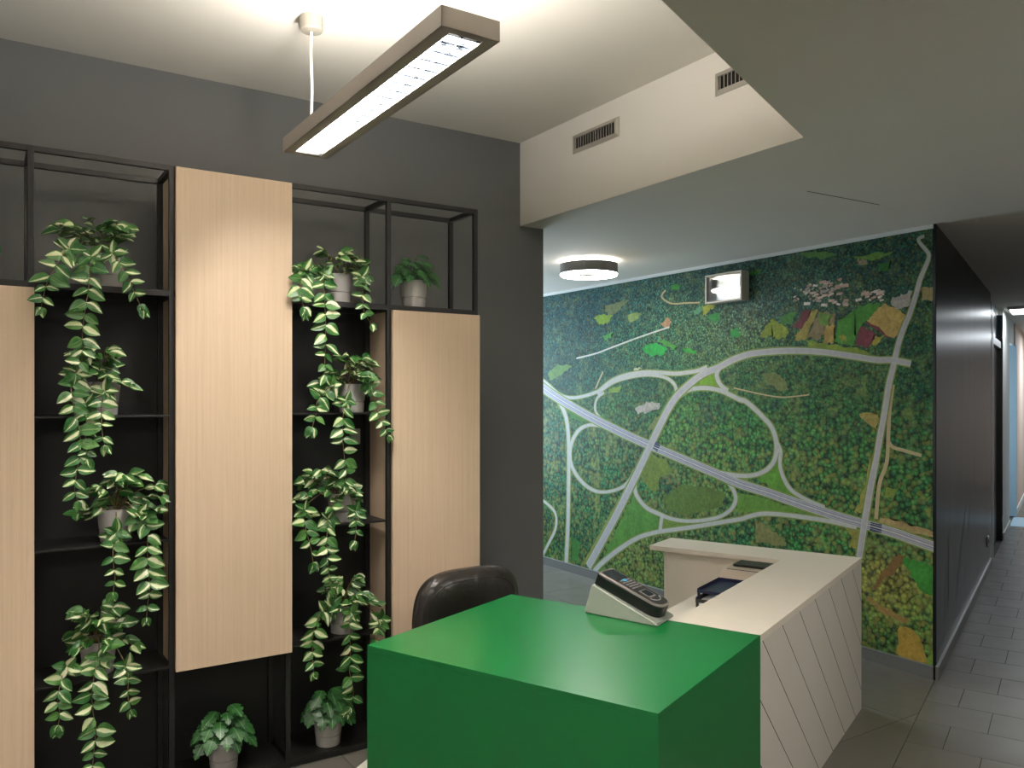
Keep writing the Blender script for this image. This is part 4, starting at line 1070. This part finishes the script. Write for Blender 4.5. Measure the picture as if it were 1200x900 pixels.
def trailing(key, lab, seed):
    pot, (cx, cyy, cz, rx, rz), vines = PLANTS[key]
    R = random.Random(seed)
    base = Vector(pot)
    t = empty('trailing_plant', base, label=lab, cat='plant', group='variegated trailing plants in the open shelf bays')
    add_pot(t)
    root = base + Vector((0, 0, 0.115))
    cc = Vector((cx, cyy, cz))
    # crown: short arching shoots with leaves
    bm = bmesh.new()
    for k in range(16):
        a = 2 * pi * k / 16 + R.uniform(-0.2, 0.2)
        el = R.uniform(-0.1, 1.35); tip = cc + Vector((cos(a) * rx * 0.85 * cos(el), sin(a) * 0.07 * cos(el) - 0.02, rz * (1.9 * sin(el) - 0.6)))
        tip.y = min(tip.y, 3.58)
        mid = root.lerp(tip, 0.5) + Vector((0, 0, 0.022))
        sp = spline([root + Vector((R.uniform(-0.02, 0.02), R.uniform(-0.02, 0.02), -0.01)), mid, tip], 5)
        tube([p - base for p in sp], 0.0016, 5, bm)
        out = Vector((cos(a), sin(a) * 0.6 - 0.45, 0.0)).normalized()
        for q, s_ in ((sp[-1], 1), (sp[-1], -1), (sp[-4], 1), (sp[-4], -1), (sp[-7], R.choice((1, -1)))):
            d = out + Vector((R.uniform(-0.6, 0.6), R.uniform(-0.3, 0.2), R.uniform(-0.5, 0.35))) + Vector((-out.y, out.x, 0)) * s_ * 0.6
            n = Vector((R.uniform(-0.5, 0.5), -0.8 + R.uniform(-0.3, 0.3), 0.6))
            add_leaf(t, base, q, d, n, R.uniform(0.045, 0.066), R.choice(LEAVES))
    obj('shoots', bm, M['vine'], t)['kind'] = 'stuff'
    for vi, v in enumerate(vines):
        vv = [Vector(p) for p in v]
        first = vv[0]
        lead = [root, root.lerp(first, 0.5) + Vector((0, -0.01, 0.04))]
        sp = spline(lead + vv, 8)
        obj('vine', tube([p - base for p in sp], 0.0021, 6, taper=0.6), M['vine'], t, smooth=True)
        # walk along the visible part of the vine
        sp = spline(vv, 12)
        L = 0; cum = [0]
        for a, b in zip(sp, sp[1:]): L += (b - a).length; cum.append(L)
        step = 0.043; s = 0.012; i = 0; side = 1
        # rosette where the vine bends over the shelf edge
        for k in range(5):
            a = 2 * pi * k / 5 + R.uniform(-0.3, 0.3)
            d = Vector((cos(a), -0.35, sin(a) * 0.9 - 0.1))
            add_leaf(t, base, sp[2] + Vector((0, -0.008, 0)), d, Vector((R.uniform(-0.3, 0.3), -1, 0.35)), R.uniform(0.046, 0.062), R.choice(LEAVES))
        while s < L:
            while cum[i + 1] < s and i < len(cum) - 2: i += 1
            f = (s - cum[i]) / max(1e-6, cum[i + 1] - cum[i]); p = sp[i].lerp(sp[i + 1], f)
            tan = (sp[i + 1] - sp[i]).normalized()
            sd = Vector((0, -1, 0)).cross(tan).normalized()
            left = L - s
            for sgn in (1, -1):
                if R.random() < 0.07: continue
                size = R.uniform(0.054, 0.072) if left > 0.10 else R.uniform(0.042, 0.052)
                if vi and L < 0.33: size *= 0.86
                if left < 0.02: d = tan + sd * sgn * 0.5 + Vector((0, -0.1, 0))
                else: d = sd * sgn + tan * R.uniform(0.05, 0.9) + Vector((0, R.uniform(-0.5, -0.02), R.uniform(-0.12, 0.12)))
                n = Vector((R.uniform(-0.35, 0.35), -1, R.uniform(-0.1, 0.5)))
                add_leaf(t, base, p + Vector((0, -0.002, 0)), d, n, size, R.choice(LEAVES), R.uniform(0.85, 1.1))
            s += step * R.uniform(0.9, 1.15)
        d = (sp[-1] - sp[-4])
        for sgn in (1, -1):
            add_leaf(t, base, sp[-1], d.normalized() + Vector((sgn * 0.35, -0.1, 0)), Vector((0, -1, 0.2)), R.uniform(0.036, 0.046), R.choice(LEAVES))
    return t
trailing('P1', 'trailing plant in the left open bay on its highest shelf, long vine down the middle', 1)
trailing('P2', 'trailing plant in the left open bay, second shelf from the top of the stack', 2)
trailing('P3', 'trailing plant in the left open bay, third shelf down, leaning to the right side', 3)
trailing('P4', 'trailing plant in the left open bay on its lowest raised shelf, spreading wide', 4)
trailing('R1', 'trailing plant in the right open bay on its highest shelf beside the bushy pot', 5)
trailing('R2', 'trailing plant in the right open bay, second shelf from the top', 6)
trailing('R3', 'trailing plant in the right open bay, third shelf down, filling the left side', 7)
trailing('R4', 'trailing plant in the right open bay on the lowest raised shelf by the green counter', 8)

def bushy(loc, lab, seed, rx, hz, count=28, size=0.066):
    R = random.Random(seed)
    base = Vector(loc)
    t = empty('potted_plant', base, label=lab, cat='plant', group='bushy split-leaf plants in pale pots')
    add_pot(t)
    root = Vector((0, 0, 0.108))
    bm = bmesh.new()
    for k in range(count):
        a = 2.4 * k; q = (k + 0.5) / count
        el = q ** 0.7
        tip = Vector((cos(a) * rx * (0.25 + 0.75 * el), sin(a) * min(rx, 0.085) * (0.25 + 0.75 * el), 0.125 + hz * (1.0 - 0.95 * el) + R.uniform(-0.012, 0.012)))
        mid = Vector((tip.x * 0.45, tip.y * 0.45, tip.z * 0.6 + 0.075))
        sp = spline([root + Vector((cos(a) * 0.02, sin(a) * 0.02, 0)), mid, tip], 5)
        tube(sp, 0.0014, 5, bm)
        d = Vector((tip.x, tip.y - 0.05, 0)).normalized() + Vector((R.uniform(-0.2, 0.2), R.uniform(-0.2, 0.2), -0.05 - 0.6 * el))
        n = Vector((tip.x * 3, tip.y * 3 - 0.55, 0.8))
        add_leaf(t, Vector((0, 0, 0)), tip, d, n, size * R.uniform(0.8, 1.15), SPLIT)
    obj('stalks', bm, M['stem'], t)['kind'] = 'stuff'
bushy((1.290, 3.45, 0.030), 'bushy split-leaf plant in a pale pot on the base board of the right open bay', 21, 0.085, 0.125)
bushy((0.845, 3.45, 0.030), 'bushy split-leaf plant in a pale pot below the tallest wooden cabinet', 22, 0.095, 0.125)
bushy((1.705, 3.45, 1.959), 'bushy split-leaf plant in a pale pot on top of the right wooden cabinet', 23, 0.085, 0.12)
bushy((-0.075, 3.47, 1.959), 'bushy plant on the far left cabinet top, only a leaf tip in view', 24, 0.125, 0.12)

# ------------------------------------------------------------------ reception counter
gc = empty('green_counter', cdp(2.325, 1.365), TC, label='solid bright green counter block at the near end of the reception desk', cat='counter')
gx, gy, gh = 0.410, 0.505, 0.750
obj('top_panel', box((-gx, -gy, gh - 0.019), (gx, gy, gh), 0.0008), M['green'], gc)
obj('front_panel', box((-gx, -gy, 0), (-gx + 0.018, gy, gh - 0.019)), M['green'], gc)
obj('side_panel', box((-gx + 0.018, -gy, 0), (gx, -gy + 0.018, gh - 0.019)), M['green'], gc)
obj('side_panel', box((-gx + 0.018, gy - 0.018, 0), (gx, gy, gh - 0.019)), M['green'], gc)
obj('rear_panel', box((gx - 0.018, -gy + 0.018, 0), (gx - 0.0005, gy - 0.018, gh - 0.019)), M['green'], gc)

wd = empty('reception_desk', cdp(2.7365, 0.86), TC, label='cream L-shaped reception desk with a diagonally boarded front', cat='desk')
Lx = 1.600                      # length along the corridor
top = [(0.0, 0.0), (Lx, 0.0), (Lx, 1.010), (1.315, 1.010), (1.315, 0.315), (0.0, 0.315)]
bm = prism(top, gh - 0.024, gh)
obj('worktop', bm, M['cream'], wd)
# boarded front: 45 degree boards with groove shade painted dark on their edges
bd = 0.228; gp = 0.005
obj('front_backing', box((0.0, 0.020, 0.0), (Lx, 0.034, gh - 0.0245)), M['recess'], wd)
sl_ = 0.955
for k in range(-4, 8):
    a = k * bd; b = a + bd                      # x of the joints at the top edge
    H1 = gh - 0.0245
    def atz(x, z): return x + (gh - z) / sl_
    z0, z1 = 0.0, H1
    poly = [(atz(a, z0) + gp / 2, z0), (atz(b, z0) - gp / 2, z0), (atz(b, z1) - gp / 2, z1), (atz(a, z1) + gp / 2, z1)]
    poly = clip_poly(poly, -1, 0, 0.0); 
    if len(poly) >= 3: poly = clip_poly(poly, 1, 0, Lx)
    if len(poly) < 3: continue
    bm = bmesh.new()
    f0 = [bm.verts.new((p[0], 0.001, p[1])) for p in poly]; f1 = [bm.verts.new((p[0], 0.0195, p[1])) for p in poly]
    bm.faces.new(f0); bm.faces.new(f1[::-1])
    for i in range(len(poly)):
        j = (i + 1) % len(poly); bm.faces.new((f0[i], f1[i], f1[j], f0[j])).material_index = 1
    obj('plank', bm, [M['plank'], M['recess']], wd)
obj('inner_panel', box((0.0, 0.035, 0.0), (Lx - 0.02, 0.052, gh - 0.0245)), M['cream'], wd)
obj('end_panel', box((Lx - 0.019, 0.035, 0.0), (Lx - 0.001, 0.990, gh - 0.0245)), M['cream'], wd)
obj('wing_panel', box((1.345, 0.922, 0.0), (Lx - 0.020, 0.940, gh - 0.0245)), M['cream'], wd)
obj('inner_wing_panel', box((1.345, 0.33, 0.0), (1.362, 0.921, gh - 0.0245)), M['cream'], wd)
obj('inner_shelf', box((0.45, 0.053, 0.60), (1.344, 0.60, 0.618)), M['cream'], wd)
obj('shelf_support', box((0.45, 0.053, 0.0), (0.468, 0.60, 0.5995)), M['cream'], wd)

# trays and a folder on the inner shelf
def tray(c0, d0, z, ww, dd, m, name, lab, cat, rz=0.0, h=0.022):
    t = empty(name, cdp(c0, d0, z), TC + rz, label=lab, cat=cat)
    bm = box((-ww / 2, -dd / 2, 0), (ww / 2, dd / 2, 0.003))
    bx(bm, (-ww / 2, -dd / 2, 0.003), (-ww / 2 + 0.003, dd / 2, h * 0.7)); bx(bm, (ww / 2 - 0.003, -dd / 2, 0.003), (ww / 2, dd / 2, h))
    bx(bm, (-ww / 2 + 0.003, -dd / 2, 0.003), (ww / 2 - 0.003, -dd / 2 + 0.003, h)); bx(bm, (-ww / 2 + 0.003, dd / 2 - 0.003, 0.003), (ww / 2 - 0.003, dd / 2, h))
    obj('tray_body', bm, m, t)
    for sx in (-1, 1):
        for sy in (-1, 1):
            obj('tray_foot', box((sx * (ww / 2 - 0.006) - 0.005, sy * (dd / 2 - 0.006) - 0.005, -0.0265), (sx * (ww / 2 - 0.006) + 0.005, sy * (dd / 2 - 0.006) + 0.005, 0.0)), m, t)
    return t
tray(3.56, 1.235, 0.645, 0.26, 0.26, M['plastic_grey'], 'letter_tray', 'grey letter tray under the navy tray inside the desk', 'tray')
p = obj('paper_stack', box((-0.11, -0.10, 0), (0.11, 0.11, 0.010)), M['paper'], None, loc=cdp(3.56, 1.235, 0.6485)); p.rotation_euler = (0, 0, TC); tag(p, 'white paper stack in the grey lower letter tray', 'paper')
tray(3.585, 1.238, 0.684, 0.27, 0.255, M['navy'], 'letter_tray', 'navy blue letter tray beside the beige printer inside the desk', 'tray', 0, 0.018)
pr = empty('printer', cdp(3.87, 1.235, 0.6185), TC, label='beige desktop printer with a black lid tucked into the corner of the desk', cat='printer')
bm = bmesh.new()
prof = [(-0.14, 0.0), (0.165, 0.0), (0.165, 0.104), (-0.06, 0.104), (-0.14, 0.070)]
A0 = [bm.verts.new((x, -0.15, z)) for x, z in prof]; A1 = [bm.verts.new((x, 0.145, z)) for x, z in prof]
bm.faces.new(A0); bm.faces.new(A1[::-1])
for i in range(5): bm.faces.new((A0[i], A1[i], A1[(i + 1) % 5], A0[(i + 1) % 5]))
obj('printer_body', bm, M['beige'], pr)
obj('output_slot', box((-0.045, -0.12, 0.1042), (-0.037, 0.13, 0.1052)), M['recess'], pr)
obj('lid', box((0.03, -0.13, 0.1045), (0.15, 0.125, 0.117), 0.002), M['plastic_black'], pr)

# ------------------------------------------------------------------ access terminal on its wedge stand
stnd = empty('terminal_stand', (0, 0, 0.75), label='grey wedge-shaped stand on the green counter top', cat='stand')
pA, pB, pC = cdp(2.652, 1.489), cdp(2.630, 1.183), cdp(2.785, 1.190)
pE = cdp(2.800, 1.489)
hA = 0.108
ctr = (pA + pB + pC + pE) / 4
stnd.location = (ctr.x, ctr.y, 0.7505)
bot = [pA - ctr, pB - ctr, pC - ctr, pE - ctr]
inw = -DD * 0.028
topv = [pA - ctr + inw + CD * 0.012 + Vector((0, 0, hA)), pB - ctr + Vector((0, 0, 0.009)), pC - ctr + Vector((0, 0, 0.009)), pE - ctr + inw - CD * 0.012 + Vector((0, 0, hA))]
bm = bmesh.new()
vb = [bm.verts.new(p) for p in bot]; vt = [bm.verts.new(p) for p in topv]
bm.faces.new(vb[::-1]); bm.faces.new(vt)
for i in range(4): bm.faces.new((vb[i], vb[(i + 1) % 4], vt[(i + 1) % 4], vt[i]))
bmesh.ops.bevel(bm, geom=bm.edges[:], offset=0.004, segments=3, affect='EDGES')
obj('wedge', bm, M['stand'], stnd)
# frame of the sloping face
T0 = (topv[0] + topv[3]) / 2 + ctr; T1 = (topv[1] + topv[2]) / 2 + ctr
ax = (T1 - T0).normalized(); ay = (topv[3] - topv[0]).normalized(); az = ax.cross(ay)
if az.z < 0: az = -az
ay = az.cross(ax)
mid = (T0 + T1) / 2 + Vector((0, 0, 0.7505)) + az * 0.0015
term = bpy.data.objects.new('access_terminal', None); COL.objects.link(term); term.empty_display_size = 0.05
term.matrix_world = Matrix(((ax.x, ay.x, az.x, mid.x), (ax.y, ay.y, az.y, mid.y), (ax.z, ay.z, az.z, mid.z), (0, 0, 0, 1)))
tag(term, 'black access terminal with keypad and small screen lying on the wedge stand', 'terminal')
def slab(L0, L1, hw, z0, z1, rnd, bev=0.004, ch=0.0):
    """long body, square at the high end with small radii, rounded at the low end"""
    pts = []
    def arc(cx, cy_, r, a0, a1, n=8):
        for i in range(n + 1):
            a = a0 + (a1 - a0) * i / n; pts.append((cx + r * cos(a), cy_ + r * sin(a)))
    arc(L1 - rnd, -hw + rnd, rnd, -pi / 2, 0); arc(L1 - rnd, hw - rnd, rnd, 0, pi / 2)
    r = 0.012
    arc(L0 + r, hw - r, r, pi / 2, pi, 4); arc(L0 + r, -hw + r, r, pi, 3 * pi / 2, 4)
    bm = prism(pts, z0, z1)
    if bev:
        es = [e for e in bm.edges if abs(e.verts[0].co.z - e.verts[1].co.z) < 1e-6 and abs(e.verts[0].co.z - z1) < 1e-6]
        bmesh.ops.bevel(bm, geom=es, offset=bev, segments=3, affect='EDGES')
    return bm
TL0, TL1, THW = -0.142, 0.130, 0.052
obj('body', slab(TL0, TL1, THW, 0.0, 0.040, 0.040, 0.003), M['plastic_black'], term)
obj('bezel', slab(TL0 + 0.001, TL1 - 0.001, THW - 0.001, 0.0402, 0.0475, 0.039, 0.003), M['bezel'], term)
obj('face_plate', slab(TL0 + 0.010, TL1 - 0.008, THW - 0.008, 0.0477, 0.0489, 0.033, 0), M['plastic_grey'], term)
obj('screen', box((TL0 + 0.016, -0.036, 0.0491), (TL0 + 0.078, 0.036, 0.0499)), M['screen'], term)
kx = TL0 + 0.090
key = None
for i in range(5):
    for j in range(3):
        bm = None
        x = kx + i * 0.0135; y = -0.024 + j * 0.024
        if i == 0 and j == 1:
            obj('blue_key', box((x - 0.007, y - 0.011, 0.0491), (x + 0.006, y + 0.011, 0.0509), 0.001), M['blue_glow'], term)['label'] = 'glowing blue key'
            continue
        if key is None:
            key = obj('key', box((-0.0032, -0.0095, 0), (0.0032, 0.0095, 0.0018), 0.0006), M['key'], term, loc=(x, y, 0.0491))
        else: obj('key', key.data, None, term, loc=(x, y, 0.0491))
obj('sensor_frame', box((0.024, -0.026, 0.0491), (0.074, 0.026, 0.0505), 0.001), M['bezel'], term)
obj('sensor_window', box((0.029, -0.020, 0.0506), (0.066, 0.020, 0.0511)), M['screen'], term)
pts = [(0.078 + 0.020 * cos(a), 0.030 * sin(a), 0.0500) for a in [(-pi / 2 + pi * i / 12) for i in range(13)]]
obj('chrome_arc', tube(pts, 0.0022, 8), M['trim_alu'], term)
obj('power_cable', tube(spline([(TL0 + 0.0, 0.02, 0.02), (TL0 - 0.012, 0.022, 0.0), (TL0 - 0.022, 0.03, -0.04), (TL0 + 0.02, 0.05, -0.085)], 6), 0.0022, 8), M['plastic_black'], term)

# ------------------------------------------------------------------ office chair
ch = empty('office_chair', (1.655, 3.07, 0), radians(3), label='black leather office chair between the green counter and the shelving', cat='chair')
def cushion(w_, d_, h_, rnd, bulge, mat4, n=2):
    """puffed rounded slab: width x, thickness y, height z"""
    bm = bmesh.new()
    NX, NZ_ = 22, 18
    def se(u, v):
        # map the square to a superellipse outline
        m_ = max(abs(u), abs(v))
        if m_ < 1e-6: return 0, 0
        p = 3.6
        s = m_ / ((abs(u) ** p + abs(v) ** p) ** (1 / p))
        return u * s, v * s
    F_, B_ = {}, {}
    for i in range(NX + 1):
        for j in range(NZ_ + 1):
            u, v = -1 + 2 * i / NX, -1 + 2 * j / NZ_
            x, z = se(u, v); m_ = max(abs(u), abs(v))
            th = d_ / 2 * (1 - max(0, (m_ - 0.72) / 0.28) ** 2.2 * 0.62) + bulge * (1 - m_ ** 2)
            F_[i, j] = bm.verts.new((x * w_ / 2, -th, z * h_ / 2)); B_[i, j] = bm.verts.new((x * w_ / 2, th, z * h_ / 2))
    for i in range(NX):
        for j in range(NZ_):
            bm.faces.new((F_[i, j], F_[i + 1, j], F_[i + 1, j + 1], F_[i, j + 1])); bm.faces.new((B_[i, j], B_[i, j + 1], B_[i + 1, j + 1], B_[i + 1, j]))
    ring = [(i, 0) for i in range(NX)] + [(NX, j) for j in range(NZ_)] + [(i, NZ_) for i in range(NX, 0, -1)] + [(0, j) for j in range(NZ_, 0, -1)]
    for k in range(len(ring)):
        a, b = ring[k], ring[(k + 1) % len(ring)]
        bm.faces.new((F_[a], B_[a], B_[b], F_[b]))
    bmesh.ops.transform(bm, matrix=mat4, verts=bm.verts[:])
    return bm
BW, BH = 0.49, 0.46
bk = obj('backrest', cushion(BW, 0.095, BH, 0.1, 0.012, Matrix.Translation((0, -0.185, 0.625)) @ Matrix.Rotation(radians(4), 4, 'X')), M['leather'], ch, smooth=True)
# piping seam following the outline on the visible face
def seam(yoff, sc):
    pts = []
    for k in range(41):
        a = pi * k / 40
        u, v = cos(a), sin(a) * 0.985
        p = 3.6; s = 1 / ((abs(u) ** p + abs(v) ** p) ** (1 / p))
        pts.append((u * s * BW / 2 * sc, yoff, v * s * BH / 2 * sc))
    bm = tube(pts, 0.0022, 6); bmesh.ops.transform(bm, matrix=Matrix.Translation((0, -0.185, 0.625)) @ Matrix.Rotation(radians(4), 4, 'X'), verts=bm.verts[:])
    return bm
obj('seam_piping', seam(-0.0435, 0.86), M['leather'], bk, smooth=True)
obj('seam_piping', seam(0.0435, 0.86), M['leather'], bk, smooth=True)
st = obj('seat', cushion(0.47, 0.09, 0.40, 0.1, 0.010, Matrix.Translation((0, 0.05, 0.44)) @ Matrix.Rotation(pi / 2, 4, 'X')), M['leather'], ch, smooth=True)
obj('back_bracket', tube(spline([(0, -0.17, 0.50), (0, -0.19, 0.42), (0, -0.10, 0.385), (0, 0.0, 0.385)], 5), 0.018, 8), M['plastic_black'], ch, smooth=True)
obj('gas_column', lathe([(0, 0.09), (0.028, 0.09), (0.028, 0.24), (0.016, 0.24), (0.016, 0.37), (0.06, 0.375), (0.06, 0.392), (0, 0.392)], 24), M['plastic_black'], ch)
for k in range(5):
    a = 2 * pi * k / 5 + 0.3
    leg = obj('base_leg', tube([(0.02 * cos(a), 0.02 * sin(a), 0.105), (0.245 * cos(a), 0.245 * sin(a), 0.068)], 0.019, 8, taper=0.6), M['plastic_black'], ch)
    mt = Matrix.Translation((0.245 * cos(a), 0.245 * sin(a), 0.026)) @ Matrix.Rotation(a, 4, 'Z') @ Matrix.Rotation(pi / 2, 4, 'X') @ Matrix.Translation((0, 0, -0.02))
    bm = lathe([(0, 0), (0.025, 0), (0.026, 0.004), (0.026, 0.036), (0.025, 0.04), (0, 0.04)], 20, mat=mt); tube([(0.245 * cos(a), 0.245 * sin(a), 0.03), (0.245 * cos(a), 0.245 * sin(a), 0.075)], 0.006, 6, bm)
    obj('caster', bm, M['plastic_grey'], leg)
# thin off-white sheet on the floor by the chair
fm = prism([(1.335, 3.22), (1.43, 3.29), (1.60, 3.20), (1.46, 2.75), (1.10, 2.60), (1.16, 3.09)], 0.0, 0.004)
tag(obj('floor_patch', fm, M['mat']), 'off-white floor patch beside the green counter and shelving base', 'mat')
